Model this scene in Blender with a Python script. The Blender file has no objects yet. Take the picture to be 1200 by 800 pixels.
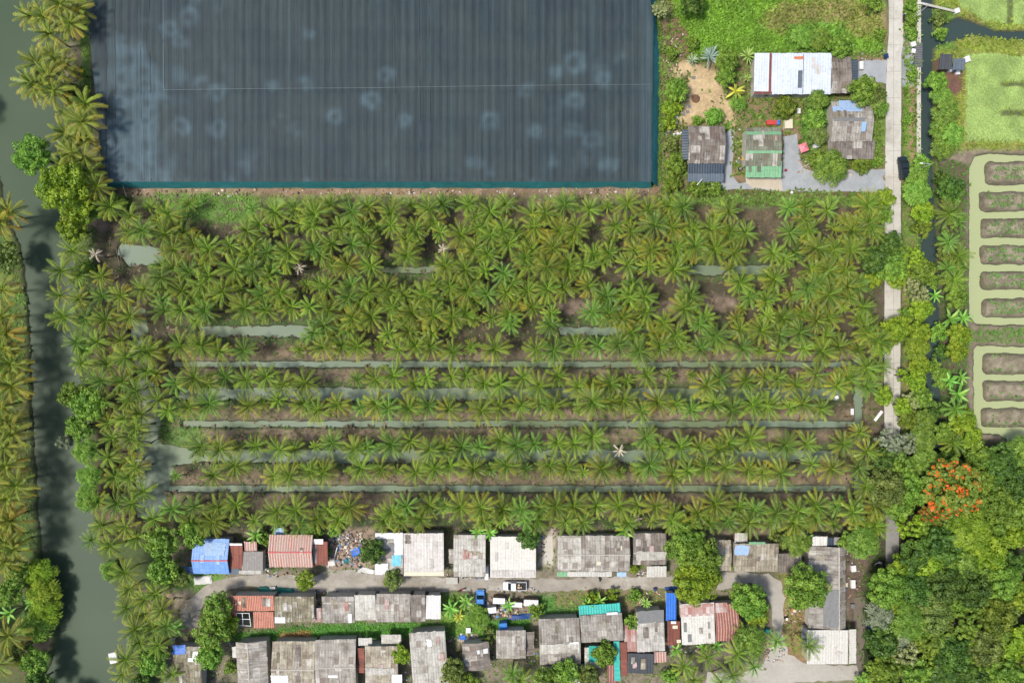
import bpy, math, random
import numpy as np
from mathutils import Vector, Matrix, geometry

# ---------------------------------------------------------------- camera, sky, sun, exposure
scn = bpy.context.scene
C = scn.collection
S = 0.17                     # metres per photo pixel at ground level
H = 136.0                    # height of the drone
cam_d = bpy.data.cameras.new('camera'); cam = bpy.data.objects.new('camera', cam_d); C.objects.link(cam)
cam.location = (0, 0, H); cam.rotation_euler = (0, 0, 0)
cam_d.sensor_width = 36; cam_d.lens = 36 * H / (1200 * S)
cam_d.clip_start = 1; cam_d.clip_end = 3000
scn.camera = cam
SUN_EL = math.radians(62); SUN_AZ = math.radians(-104)     # azimuth clockwise from north (+Y): light comes from the west-south-west
world = bpy.data.worlds.new('World'); scn.world = world; world.use_nodes = True
wn = world.node_tree; bgn = wn.nodes['Background']
sky = wn.nodes.new('ShaderNodeTexSky'); sky.sky_type = 'NISHITA'; sky.sun_disc = False
sky.sun_elevation = SUN_EL; sky.sun_rotation = SUN_AZ; sky.air_density = 1.0; sky.dust_density = 2.5; sky.ozone_density = 1.0
wn.links.new(sky.outputs[0], bgn.inputs[0]); bgn.inputs[1].default_value = 0.14
sd_ = bpy.data.lights.new('sun', 'SUN'); sun = bpy.data.objects.new('sun', sd_); C.objects.link(sun)
sd_.energy = 3.4; sd_.angle = math.radians(9); sd_.color = (1.0, 0.955, 0.88)
sv = Vector((math.sin(SUN_AZ) * math.cos(SUN_EL), math.cos(SUN_AZ) * math.cos(SUN_EL), math.sin(SUN_EL)))
sun.rotation_euler = sv.to_track_quat('Z', 'Y').to_euler(); sun.location = (0, 0, 60)
scn.view_settings.view_transform = 'Standard'; scn.view_settings.look = 'None'
scn.view_settings.exposure = 0.5; scn.view_settings.gamma = 1.0; scn.view_settings.use_curve_mapping = False
try:
    scn.cycles.max_bounces = 6; scn.cycles.diffuse_bounces = 3; scn.cycles.transparent_max_bounces = 6
except Exception: pass

rnd = random.Random(7); RS = np.random.RandomState(7)
PI = math.pi
def W(px, py, z=0.0):
    f = S * (H - z) / H
    return Vector(((px - 600) * f, (400 - py) * f, z))
def lin(r, g, b, k=0.62):
    def f(c):
        c = c / 255.0
        return (c / 12.92 if c <= 0.04045 else ((c + 0.055) / 1.055) ** 2.4) * k
    return (f(r), f(g), f(b), 1.0)

# ---------------------------------------------------------------- helpers
def tag(o, label=None, cat=None, group=None, kind=None):
    if label: o['label'] = label
    if cat: o['category'] = cat
    if group: o['group'] = group
    if kind: o['kind'] = kind
    return o
def empty(name, loc, rz=0.0, label=None, cat=None, group=None):
    o = bpy.data.objects.new(name, None); C.objects.link(o); o.location = loc; o.rotation_euler = (0, 0, rz)
    o.empty_display_size = 0.3
    return tag(o, label, cat, group)
def mesh_np(name, V, F, col=None, nv=4):
    """V (n,3), F (m,nv) arrays"""
    me = bpy.data.meshes.new(name)
    V = np.asarray(V, dtype=np.float32); F = np.asarray(F, dtype=np.int32)
    n, m = len(V), len(F)
    me.vertices.add(n); me.vertices.foreach_set('co', V.ravel())
    me.loops.add(m * nv); me.loops.foreach_set('vertex_index', F.ravel())
    me.polygons.add(m); me.polygons.foreach_set('loop_start', np.arange(0, m * nv, nv, dtype=np.int32))
    try: me.polygons.foreach_set('loop_total', np.full(m, nv, dtype=np.int32))
    except Exception: pass
    me.update(calc_edges=True)
    if col is not None:
        a = me.color_attributes.new('Col', 'FLOAT_COLOR', 'POINT')
        c = np.ones((n, 4), dtype=np.float32); c[:, :3] = np.asarray(col)[:, :3]
        a.data.foreach_set('color', c.ravel())
    return me
def link(name, me, mat=None, parent=None, smooth=False):
    o = bpy.data.objects.new(name, me); C.objects.link(o)
    if mat is not None:
        if len(me.materials) == 0: me.materials.append(mat)
    if parent is not None: o.parent = parent
    if smooth: me.polygons.foreach_set('use_smooth', [True] * len(me.polygons))
    return o
class MB:
    def __init__(s): s.v = []; s.f = []
    def box(s, x0, y0, z0, x1, y1, z1, rz=0, c=None, tx=0, ty=0):
        cx, cy = ((x0 + x1) / 2, (y0 + y1) / 2) if c is None else c
        b = len(s.v); ca, sa = math.cos(rz), math.sin(rz)
        for z, kx, ky in ((z0, 0, 0), (z1, tx, ty)):
            for x, y in ((x0 + kx, y0 + ky), (x1 - kx, y0 + ky), (x1 - kx, y1 - ky), (x0 + kx, y1 - ky)):
                dx, dy = x - cx, y - cy
                s.v.append((cx + dx * ca - dy * sa, cy + dx * sa + dy * ca, z))
        for q in ((3, 2, 1, 0), (4, 5, 6, 7), (0, 1, 5, 4), (1, 2, 6, 5), (2, 3, 7, 6), (3, 0, 4, 7)):
            s.f.append(tuple(b + i for i in q))
        return s
    def tube(s, p, q, r0, r1=None, n=8, cap=True):
        p = Vector(p); q = Vector(q); r1 = r0 if r1 is None else r1
        d = (q - p).normalized(); u = d.orthogonal().normalized(); w = d.cross(u); b = len(s.v)
        for c_, r in ((p, r0), (q, r1)):
            for i in range(n):
                a = 2 * PI * i / n; s.v.append(tuple(c_ + (u * math.cos(a) + w * math.sin(a)) * r))
        for i in range(n):
            j = (i + 1) % n; s.f.append((b + i, b + j, b + n + j, b + n + i))
        if cap:
            s.f.append(tuple(b + n - 1 - i for i in range(n))); s.f.append(tuple(b + n + i for i in range(n)))
        return s
    def lathe(s, prof, n=14, o=(0, 0, 0)):
        b = len(s.v)
        for r, z in prof:
            for i in range(n):
                a = 2 * PI * i / n; s.v.append((o[0] + r * math.cos(a), o[1] + r * math.sin(a), o[2] + z))
        for k in range(len(prof) - 1):
            for i in range(n):
                j = (i + 1) % n; s.f.append((b + k * n + i, b + k * n + j, b + (k + 1) * n + j, b + (k + 1) * n + i))
        s.f.append(tuple(b + n - 1 - i for i in range(n))); k = len(prof) - 1; s.f.append(tuple(b + k * n + i for i in range(n)))
        return s
    def build(s, name, mat=None, parent=None, smooth=False):
        me = bpy.data.meshes.new(name); me.from_pydata(s.v, [], s.f); me.update()
        return link(name, me, mat, parent, smooth)

# value noise on arrays
def vnoise(x, y, seed=0):
    xi = np.floor(x).astype(np.int64); yi = np.floor(y).astype(np.int64); xf = x - xi; yf = y - yi
    def h(a, b):
        n = (a * 374761393 + b * 668265263 + seed * 1442695041) & 0xffffffff
        n = ((n ^ (n >> 13)) * 1274126177) & 0xffffffff
        return ((n ^ (n >> 16)) & 0xffff) / 65535.0
    u = xf * xf * (3 - 2 * xf); v = yf * yf * (3 - 2 * yf)
    return (h(xi, yi) * (1 - u) + h(xi + 1, yi) * u) * (1 - v) + (h(xi, yi + 1) * (1 - u) + h(xi + 1, yi + 1) * u) * v
def fbm(x, y, sc, seed=0, o=3):
    t = 0; a = 1.0; n = 0
    for i in range(o):
        t = t + a * vnoise(x / sc, y / sc, seed + i * 17); n += a; a *= .5; sc *= .5
    return t / n
def sdf(poly, X, Y):
    P = np.array(poly, float); n = len(P); d = np.full(X.shape, 1e9); ins = np.zeros(X.shape, bool)
    for i in range(n):
        a = P[i]; b = P[(i + 1) % n]; e = b - a; L = max(e.dot(e), 1e-9)
        t = np.clip(((X - a[0]) * e[0] + (Y - a[1]) * e[1]) / L, 0, 1)
        d = np.minimum(d, np.hypot(X - a[0] - t * e[0], Y - a[1] - t * e[1]))
        c = ((a[1] > Y) != (b[1] > Y))
        with np.errstate(divide='ignore', invalid='ignore'):
            xx = a[0] + (Y - a[1]) * e[0] / (e[1] if abs(e[1]) > 1e-9 else 1e-9)
        ins ^= c & (X < xx)
    return np.where(ins, -d, d)
def rect(x0, y0, x1, y1): return [(x0, y0), (x1, y0), (x1, y1), (x0, y1)]
def sstep(a, b, x):
    t = np.clip((x - a) / (b - a), 0, 1); return t * t * (3 - 2 * t)

# ---------------------------------------------------------------- materials
def new_mat(name):
    m = bpy.data.materials.new(name); m.use_nodes = True; nt = m.node_tree
    return m, nt, nt.nodes['Principled BSDF']
def N(nt, t, **kw):
    n = nt.nodes.new(t)
    for k, v in kw.items(): setattr(n, k, v)
    return n
def mixc(nt, fac, a, b, mode='MIX'):
    n = N(nt, 'ShaderNodeMix', data_type='RGBA', blend_type=mode)
    for sock, v in ((0, fac), (6, a), (7, b)):
        if hasattr(v, 'links'): nt.links.new(v, n.inputs[sock])
        else: n.inputs[sock].default_value = v
    return n.outputs[2]
def math_(nt, op, a, b=None, c=None):
    n = N(nt, 'ShaderNodeMath', operation=op)
    for i, v in enumerate((a, b, c)):
        if v is None: continue
        if hasattr(v, 'links'): nt.links.new(v, n.inputs[i])
        else: n.inputs[i].default_value = v
    return n.outputs[0]
def ramp(nt, v, a, b):
    n = N(nt, 'ShaderNodeMapRange'); n.inputs[1].default_value = a; n.inputs[2].default_value = b
    nt.links.new(v, n.inputs[0]); return n.outputs[0]
def noise(nt, vec, sc, det=4, rough=.6):
    n = N(nt, 'ShaderNodeTexNoise'); n.inputs['Scale'].default_value = sc; n.inputs['Detail'].default_value = det
    n.inputs['Roughness'].default_value = rough
    if vec is not None: nt.links.new(vec, n.inputs['Vector'])
    return n.outputs['Fac']
_pm = {}
def pm(name, col, rough=.75, var=.18, sc=1.2, metal=0, bump=0.0):
    """plain material with a mottled base colour"""
    key = (name)
    if key in _pm: return _pm[key]
    m, nt, b = new_mat(name)
    tc = N(nt, 'ShaderNodeTexCoord'); oi = N(nt, 'ShaderNodeObjectInfo')
    f = noise(nt, tc.outputs['Object'], sc, 5)
    dark = tuple(c * (1 - var) for c in col[:3]) + (1,); lite = tuple(min(c * (1 + var), .9) for c in col[:3]) + (1,)
    c = mixc(nt, ramp(nt, f, .3, .7), dark, lite)
    nt.links.new(c, b.inputs['Base Color']); b.inputs['Roughness'].default_value = rough; b.inputs['Metallic'].default_value = metal
    if bump:
        bp = N(nt, 'ShaderNodeBump'); bp.inputs['Strength'].default_value = bump; bp.inputs['Distance'].default_value = .05
        nt.links.new(f, bp.inputs['Height']); nt.links.new(bp.outputs[0], b.inputs['Normal'])
    _pm[key] = m; return m

def roof_mat(name, base, alt, stain, amt=.5, row=1.3, colw=.95, stripe=None, lap=None, rough=.75):
    m, nt, b = new_mat(name)
    uv = N(nt, 'ShaderNodeUVMap'); uv.uv_map = 'UVMap'
    oi = N(nt, 'ShaderNodeObjectInfo')
    off = N(nt, 'ShaderNodeVectorMath', operation='MULTIPLY_ADD')
    cmb = N(nt, 'ShaderNodeCombineXYZ'); nt.links.new(oi.outputs['Random'], cmb.inputs[0]); nt.links.new(oi.outputs['Random'], cmb.inputs[1])
    nt.links.new(cmb.outputs[0], off.inputs[0]); off.inputs[1].default_value = (37.0, 53.0, 0); nt.links.new(uv.outputs[0], off.inputs[2])
    v = off.outputs[0]
    br = N(nt, 'ShaderNodeTexBrick'); br.offset = 0.0; br.squash = 1.0
    nt.links.new(v, br.inputs['Vector']); br.inputs['Color1'].default_value = base; br.inputs['Color2'].default_value = alt
    lapc = lap or tuple(c * .5 for c in base[:3]) + (1,)
    br.inputs['Mortar'].default_value = lapc; br.inputs['Scale'].default_value = 1; br.inputs['Mortar Size'].default_value = .028
    br.inputs['Mortar Smooth'].default_value = .6; br.inputs['Bias'].default_value = -.1
    br.inputs['Brick Width'].default_value = colw; br.inputs['Row Height'].default_value = row
    c = br.outputs['Color']
    if stripe:
        w = N(nt, 'ShaderNodeTexWave', wave_type='BANDS', bands_direction='X', wave_profile='SIN')
        w.inputs['Scale'].default_value = stripe[1]; w.inputs['Distortion'].default_value = .4; w.inputs['Detail Scale'].default_value = .4
        nt.links.new(v, w.inputs['Vector']); c = mixc(nt, ramp(nt, w.outputs['Fac'], .55, .85), c, stripe[0])
    # odd newer, paler or rustier sheets
    sc_ = N(nt, 'ShaderNodeVectorMath', operation='DIVIDE'); nt.links.new(v, sc_.inputs[0]); sc_.inputs[1].default_value = (colw, row, 1)
    fl_ = N(nt, 'ShaderNodeVectorMath', operation='FLOOR'); nt.links.new(sc_.outputs[0], fl_.inputs[0])
    wn_ = N(nt, 'ShaderNodeTexWhiteNoise', noise_dimensions='2D'); nt.links.new(fl_.outputs[0], wn_.inputs['Vector'])
    if name.startswith('asbestos'):
        c = mixc(nt, math_(nt, 'MULTIPLY', math_(nt, 'GREATER_THAN', wn_.outputs['Value'], .93), .75), c, lin(222, 216, 204))
        c = mixc(nt, math_(nt, 'MULTIPLY', math_(nt, 'LESS_THAN', wn_.outputs['Value'], .10), .6), c, lin(122, 100, 84))
    # streaks that run down the slope
    mp = N(nt, 'ShaderNodeMapping'); mp.inputs['Scale'].default_value = (2.6, .22, 1); nt.links.new(v, mp.inputs[0])
    s1 = noise(nt, mp.outputs[0], 1.0, 5, .7)
    s2 = noise(nt, v, .42, 8, .75)
    f = math_(nt, 'MULTIPLY', math_(nt, 'ADD', ramp(nt, s1, .42, .72), ramp(nt, s2, .46, .64)), amt)
    c = mixc(nt, math_(nt, 'MINIMUM', f, .95), c, stain)
    s3 = noise(nt, v, 2.2, 6, .75)
    g = math_(nt, 'ADD', math_(nt, 'MULTIPLY', s3, .95), .52)
    g = math_(nt, 'MULTIPLY', g, math_(nt, 'ADD', math_(nt, 'MULTIPLY', oi.outputs['Random'], .22), .88))
    hs = N(nt, 'ShaderNodeHueSaturation'); nt.links.new(g, hs.inputs['Value']); nt.links.new(c, hs.inputs['Color'])
    nt.links.new(hs.outputs[0], b.inputs['Base Color']); b.inputs['Roughness'].default_value = rough
    return m
G_ = lin
RM = dict(
    grey=roof_mat('asbestos_grey', G_(194,188,176), G_(168,161,150), G_(104,94,82), .62),
    tan=roof_mat('asbestos_tan', G_(200,191,168), G_(172,162,140), G_(108,94,74), .68),
    greydark=roof_mat('asbestos_dark', G_(158,148,136), G_(130,120,110), G_(80,70,60), .65),
    moss=roof_mat('asbestos_moss', G_(176,166,138), G_(140,130,102), G_(84,80,54), .75),
    greylight=roof_mat('asbestos_pale', G_(222,219,208), G_(202,198,186), G_(136,127,112), .6),
    white=roof_mat('sheet_white', G_(228,226,216), G_(216,214,204), G_(184,176,160), .4, row=2.5, colw=.8, lap=G_(190,188,182)),
    cleanwhite=roof_mat('sheet_cream_white', G_(234,230,218), G_(226,222,210), G_(206,200,186), .2, row=2.5, colw=.8, lap=G_(204,200,190)),
    whitelap=roof_mat('sheet_white_lapped', G_(230,226,218), G_(214,210,202), G_(172,156,144), .45, row=9, colw=.62, lap=G_(150,140,135)),
    skywhite=roof_mat('sheet_bluish_white', G_(220,228,242), G_(210,219,234), G_(180,184,192), .35, row=2.2, colw=1.1, lap=G_(196,202,214), rough=.5),
    rust=roof_mat('sheet_rust', G_(150,82,62), G_(124,66,50), G_(96,56,44), .5, row=2.4, colw=.8),
    orange=roof_mat('tile_orange', G_(196,104,76), G_(176,88,64), G_(140,84,66), .35, row=.5, colw=.45, stripe=(G_(222,176,152), .95)),
    pink=roof_mat('sheet_pink_striped', G_(196,116,94), G_(200,150,132), G_(190,168,154), .5, row=3.4, colw=.9, stripe=(G_(226,210,198), .62)),
    ruststripe=roof_mat('sheet_rust_striped', G_(160,92,74), G_(140,80,66), G_(120,80,70), .4, row=3, colw=.9, stripe=(G_(206,170,158), .6)),
    rustwhite=roof_mat('sheet_rust_white', G_(216,206,200), G_(160,96,78), G_(170,100,80), .5, row=1.4, colw=.7),
    blue=roof_mat('sheet_blue', G_(104,152,226), G_(122,168,232), G_(150,182,226), .35, row=.8, colw=1.0, lap=G_(72,118,196), rough=.5),
    palebluet=roof_mat('sheet_pale_blue', G_(160,195,235), G_(170,200,230), G_(190,200,215), .3, row=1.2, colw=.9, lap=G_(130,165,210)),
    teal=roof_mat('sheet_teal', G_(28,186,168), G_(40,190,176), G_(60,160,150), .3, row=2, colw=.9, lap=G_(20,140,130), rough=.5),
    navy=roof_mat('sheet_navy', G_(52,70,86), G_(60,76,92), G_(70,82,92), .35, row=3, colw=.9, lap=G_(38,50,64), rough=.5),
    bluegrey=roof_mat('sheet_blue_grey', G_(98,112,124), G_(88,102,116), G_(110,116,120), .35, row=1.5, colw=.9),
    greengrey=roof_mat('asbestos_green_grey', G_(146,152,126), G_(122,126,106), G_(96,90,74), .6),
    green=roof_mat('sheet_green', G_(132,186,138), G_(122,176,130), G_(120,150,118), .3, row=1.5, colw=.9),
    slate=roof_mat('sheet_charcoal', G_(70,74,78), G_(60,64,70), G_(84,84,84), .3, row=2.6, colw=.35, lap=G_(40,44,48)),
)
M = dict(
    trunk=pm('bark', G_(112,98,80), .9, .3, 3), palmtrunk=pm('palm_bark', G_(130,118,98), .9, .3, 6),
    wall=pm('painted_wall', G_(196,190,176), .85, .12, .6), wallwood=pm('timber_wall', G_(128,104,80), .85, .2, 1.5),
    door=pm('door_wood', G_(96,66,44), .6), glass=pm('window_glass', G_(60,74,84), .2, .1),
    concrete=pm('concrete', G_(196,192,180), .85, .16, 1.4), conc_dark=pm('concrete_dark', G_(150,146,136), .85, .22, 1.2),
    wood=pm('weathered_wood', G_(150,130,106), .85, .25, 3), white=pm('white_paint', G_(240,240,238), .5, .05, 2),
    cream=pm('cream_paint', G_(228,218,190), .6, .1, 2), black=pm('black_rubber', G_(34,34,36), .8, .2, 3),
    darkpaint=pm('dark_car_paint', G_(40,50,58), .25, .1, 1), carglass=pm('car_glass', G_(28,42,48), .12, .1, 2),
    tarpblue=pm('tarp_blue', G_(40,116,216), .55, .18, 1.5), tarpdk=pm('tarp_dark_blue', G_(16,70,140), .55, .2, 1.5),
    tarpteal=pm('tarp_teal', G_(0,128,112), .55, .2, 1.2), tarpwhite=pm('tarp_white', G_(222,220,214), .6, .1, 1.2),
    cyan=pm('cyan_sheet', G_(120,206,226), .5, .15, 1.5), blueplastic=pm('blue_plastic', G_(44,130,210), .4, .1, 2),
    pinkcloth=pm('pink_cloth', G_(238,138,146), .7, .08, 2), red=pm('red_paint', G_(206,72,62), .6, .15, 2),
    maroon=pm('maroon_paint', G_(150,40,70), .5, .1, 2), yellow=pm('yellow_paint', G_(222,180,60), .6, .1, 2),
    orange=pm('orange_clay', G_(214,128,84), .75, .15, 2), steel=pm('galvanised', G_(170,172,172), .45, .1, 2, .3),
    cargo=pm('tan_cargo', G_(206,180,150), .8, .3, 3), navyp=pm('navy_plastic', G_(30,50,110), .5, .1, 2),
    deadfrond=pm('dead_frond', G_(222,206,176), .85, .15, 2), grey=pm('grey_plastic', G_(128,128,126), .6, .15, 2),
    tealp=pm('teal_paint', G_(20,150,140), .6, .15, 2), brownsoil=pm('heaped_soil', G_(122,88,66), .95, .3, 2, bump=.5),
    paleblue=pm('pale_blue_sheet', G_(150,190,236), .5, .1, 1.5), slab=pm('slab_grey', G_(150,145,138), .8, .2, 1.5),
    ridge=pm('ridge_cap_grey', G_(190,184,172), .8, .2, 1.5), ridgered=pm('ridge_cap_red', G_(206,96,92), .6, .2, 1.5),
)
# ---------------------------------------------------------------- the ground
def cgrid(a, b, st, far):
    core = np.arange(a, b + .1, st); o = [a - d for d in far[::-1]]; p = [core[-1] + d for d in far]
    return np.concatenate([o, core, p])
FAR = [15, 40, 90, 200, 450, 1000, 2200, 4500]
gx = cgrid(-62, 1262, 2.6, FAR); gy = cgrid(-62, 862, 2.0, FAR)
GX, GY = np.meshgrid(gx, gy)
jx = (fbm(GX, GY, 9, 3, 3) - .5) * 7; jy = (fbm(GX, GY, 9, 9, 3) - .5) * 7
JX, JY = GX + jx, GY + jy
nz = fbm(GX, GY, 30, 5, 4); nf = fbm(GX, GY, 7, 8, 3); nff = vnoise(GX / 2.2, GY / 2.2, 44)
COL = np.zeros(GX.shape + (3,)); DEN = np.zeros(GX.shape); TC = np.zeros(GX.shape + (3,))
def paint(poly, c, c2=None, edge=4, jit=1.0, amt=1.0, den=None, tc=None, where=None):
    xs = [p[0] for p in poly]; ys = [p[1] for p in poly]
    ii = (gy > min(ys) - 16) & (gy < max(ys) + 16); jj = (gx > min(xs) - 16) & (gx < max(xs) + 16)
    ix = np.ix_(ii, jj)
    d = sdf(poly, GX[ix] + jx[ix] * jit, GY[ix] + jy[ix] * jit)
    m = sstep(edge, -edge, d) * amt
    if where is not None: m = m * where[ix]
    ca = np.array(lin(*c)[:3]); cb = np.array(lin(*(c2 or c))[:3])
    t = sstep(.3, .7, nz[ix] * .5 + nf[ix] * .5)[..., None]
    COL[ix] = COL[ix] * (1 - m[..., None]) + (ca * (1 - t) + cb * t) * m[..., None]
    if den is not None: DEN[ix] = DEN[ix] * (1 - m) + den * m
    if tc is not None: TC[ix] = TC[ix] * (1 - m[..., None]) + np.array(lin(*tc)[:3]) * m[..., None]
BIG = rect(-9000, -9000, 9000, 9000)
COL[:] = np.array(lin(84, 100, 54)[:3]); DEN[:] = .8; TC[:] = np.array(lin(112, 142, 60)[:3])
COL *= (.7 + .6 * nz)[..., None]
# strip between river and net
paint(rect(60, -60, 122, 235), (138, 126, 102), (92, 104, 60), 6, 1, 1, .35, (120, 150, 60))
paint(rect(96, -60, 106, 170), (104, 140, 50), None, 3, .5, .8, 1.0, (140, 176, 60))
# orchard
paint(rect(112, 228, 1036, 632), (116, 102, 78), (80, 74, 50), 6, 1, 1, .2, (100, 122, 58))
paint(rect(120, 262, 1030, 400), (84, 76, 58), (62, 64, 40), 8, 1, .8, .3, (88, 116, 50))  # upper block: darker mulch and undergrowth, with canopy shade painted into the soil colour
paint(rect(108, 219, 775, 236), (168, 142, 118), (140, 116, 94), 3, 1, 1, .15, (170, 140, 100))
paint(rect(128, 229, 1030, 243), (120, 152, 70), (86, 104, 56), 4, 1.3, .9, .9, (134, 166, 72))
paint(rect(180, 226, 300, 262), (104, 146, 56), (92, 120, 54), 6, 1.3, .9, 1.0, (120, 168, 60))
paint(rect(560, 219, 830, 240), (150, 128, 108), (120, 100, 84), 4, 1, .6)
WIDE = [(316, 440, 560, 3.4), (316, 800, 912, 5), (388, 232, 365, 6), (388, 655, 760, 4.5), (390, 840, 900, 3.5), (462, 208, 985, 7), (535, 238, 985, 7)]
NARR = [(427, 203, 1003, 3.1), (497, 214, 1008, 3.3), (573, 196, 992, 3.3)]
for y, x0, x1, hw in WIDE:
    paint(rect(x0 - 14, y - hw - 10, x1 + 8, y + hw + 9), (84, 108, 52), (74, 84, 50), 4, 1.4, .92, .85, (98, 134, 56))
for y, x0, x1, hw in NARR:
    paint(rect(x0 - 10, y - 16, x1 + 6, y + 20), (150, 132, 108), (112, 98, 76), 5, 1.2, .8, .22, (110, 140, 62))
    paint(rect(x0 - 6, y - hw - 3, x1 + 6, y + hw + 3), (92, 108, 72), (100, 96, 78), 2, .6, .8, .3, (98, 134, 56))
for x, y, r in ((118, 262, 12), (250, 428, 18), (675, 360, 16), (780, 362, 14), (840, 355, 16), (610, 240, 9), (640, 412, 10), (950, 432, 20), (240, 432, 22), (960, 575, 14), (230, 512, 14)):
    paint([(x + r * 1.5 * math.cos(a), y + r * .55 * math.sin(a)) for a in np.linspace(0, 2 * PI, 12)[:-1]], (168, 146, 128), (140, 120, 104), 4, 1.2, .75, .05)
paint(rect(188, 470, 236, 528), (98, 140, 54), (86, 120, 50), 6, 1.4, .8, 1, (110, 150, 56))
paint(rect(200, 604, 1030, 622), (78, 82, 56), (60, 70, 40), 5, 1, .9, .7, (84, 118, 50))
# village ground
paint(rect(196, 622, 1020, 860), (146, 134, 114), (108, 106, 80), 8, 1.2, 1, .34, (118, 146, 62))
paint([(180, 660), (250, 668), (270, 684), (215, 700), (190, 690)], (112, 152, 66), (100, 130, 60), 5, 1, 1, .9, (120, 160, 64))
paint([(165, 690), (225, 690), (232, 730), (190, 735), (170, 720)], (188, 168, 140), (160, 150, 124), 6, 1, 1, .08)
paint([(270, 742), (330, 736), (420, 730), (560, 728), (620, 722), (622, 742), (545, 752), (470, 748), (400, 752), (320, 756), (272, 752)], (82, 142, 44), (60, 108, 38), 4, 1, 1, 1.3, (100, 160, 54))
paint([(328, 742), (366, 740), (370, 750), (330, 754)], (176, 128, 78), (150, 108, 66), 3, 1, .85, 1.0, (190, 140, 84))
paint([(510, 696), (556, 696), (580, 738), (520, 744)], (120, 160, 58), (90, 128, 48), 5, 1, 1, 1.2, (142, 178, 66))
paint([(626, 698), (690, 696), (690, 716), (632, 726)], (92, 146, 60), (76, 118, 52), 4, 1, 1, 1.1, (112, 160, 66))
paint(rect(650, 690, 780, 712), (150, 124, 92), (110, 120, 64), 5, 1.2, .8, .6, (136, 158, 74))
paint(rect(548, 700, 626, 724), (148, 134, 122), (120, 110, 100), 5, 1.2, .8, .1)
paint([(912, 668), (948, 676), (950, 775), (918, 775), (906, 730)], (150, 116, 84), (136, 140, 80), 5, 1.2, 1, .5, (130, 140, 70))
paint([(985, 640), (1040, 640), (1040, 680), (1012, 760), (1000, 745), (990, 700)], (92, 78, 66), (116, 98, 84), 5, 1, 1, .05)
paint([(870, 780), (1010, 790), (1010, 860), (860, 860)], (120, 150, 66), (150, 140, 116), 6, 1.4, .5, .4, (120, 150, 66))
paint(rect(630, 618, 650, 662), (200, 192, 178), (184, 168, 148), 3, .8, .9, 0)
paint(rect(384, 618, 440, 668), (176, 156, 134), (146, 128, 108), 4, 1, 1, 0)
# compound top right
paint(rect(776, -60, 1038, 226), (150, 126, 98), (118, 112, 74), 5, 1, 1, .35, (122, 146, 62))
paint([(775, -20), (1036, -60), (1034, 62), (1000, 62), (880, 64), (850, 66), (812, 66), (800, 30)], (118, 160, 50), (140, 174, 58), 6, 1.3, 1, 1.4, (132, 176, 54))
paint([(915, 4), (990, -4), (1040, 14), (1040, 50), (1000, 42), (960, 40), (918, 44), (890, 28)], (176, 146, 112), (140, 120, 80), 8, 1.8, .85, .5, (150, 150, 76))
paint([(925, 30), (990, 28), (1005, 60), (915, 62)], (112, 160, 52), (92, 130, 44), 5, 1.2, .9, 1.3, (116, 162, 54))
paint([(776, 22), (800, 24), (818, 60), (800, 76), (778, 72)], (150, 120, 92), (120, 92, 70), 5, 1.2, .9, .2)
paint([(790, 74), (812, 70), (840, 86), (850, 110), (862, 136), (860, 156), (846, 156), (840, 136), (806, 148), (792, 140), (806, 112), (808, 88), (788, 90)], (216, 190, 148), (196, 170, 128), 4, .8, 1, .02)
paint(rect(848, 144, 856, 210), (92, 124, 44), (84, 110, 44), 2, .3, 1, 1.2, (112, 148, 54))
paint(rect(880, 112, 960, 146), (140, 112, 86), (124, 130, 70), 5, 1.2, .9, .35, (120, 150, 60))
paint([(948, 110), (972, 110), (972, 160), (950, 180), (940, 150)], (90, 132, 50), (76, 112, 44), 4, 1, 1, 1.0, (100, 150, 54))
paint([(938, 182), (950, 196), (1026, 200), (1036, 178), (1030, 160), (970, 160)], (120, 130, 66), (140, 112, 80), 4, 1, 1, .7, (120, 152, 56))
paint(rect(1024, 106, 1040, 168), (116, 140, 60), (104, 120, 58), 3, 1, 1, 1.0, (128, 154, 62))
paint([(846, 212), (1036, 220), (1036, 232), (770, 232), (770, 222)], (116, 98, 66), (92, 84, 54), 2, .8, .9, .4)
# between road and canal
paint(rect(1057, -60, 1074, 680), (104, 126, 58), (146, 122, 92), 2, .8, 1, .7, (124, 160, 58))
paint(rect(1064, 100, 1073, 190), (168, 140, 108), (140, 118, 88), 2, .8, .9, .1)
paint(rect(1056, 40, 1072, 100), (170, 176, 176), (150, 156, 154), 3, .8, .8, .1)
paint(rect(1030, 226, 1040, 640), (112, 98, 84), (84, 78, 58), 3, .8, 1, .15)
# east bank, fields
paint(rect(1094, -60, 1262, 200), (132, 150, 60), (150, 140, 76), 5, 1, 1, .9, (150, 168, 62))
paint(rect(1090, 10, 1120, 60), (110, 140, 60), (90, 120, 54), 4, 1, 1, .9, (120, 156, 60))
paint([(1104, 82), (1130, 86), (1130, 110), (1112, 112)], (118, 86, 70), None, 3, 1, 1, .05)
FIELDS = [[(1132, 64), (1160, 62), (1190, 66), (1262, 70), (1262, 168), (1132, 166)], [(1112, -60), (1262, -60), (1262, 29), (1185, 29), (1150, 24), (1125, 8)]]
SLITS = [rect(1172, 96, 1262, 102), rect(1172, 129, 1262, 136), rect(1180, -60, 1187, 28)]
for f in FIELDS: paint(f, (150, 178, 84), (176, 198, 112), 2, .5, 1, 0)
for f in SLITS: paint(f, (96, 108, 60), None, 1.5, .5, 1, .2)
paint(rect(1100, 176, 1262, 530), (150, 136, 116), (128, 114, 96), 4, .8, 1, .03, (110, 150, 60))
paint([(1118, 384), (1262, 388), (1262, 402), (1140, 402)], (120, 128, 84), (112, 120, 72), 3, 1, .8, .7, (110, 156, 60))
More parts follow.
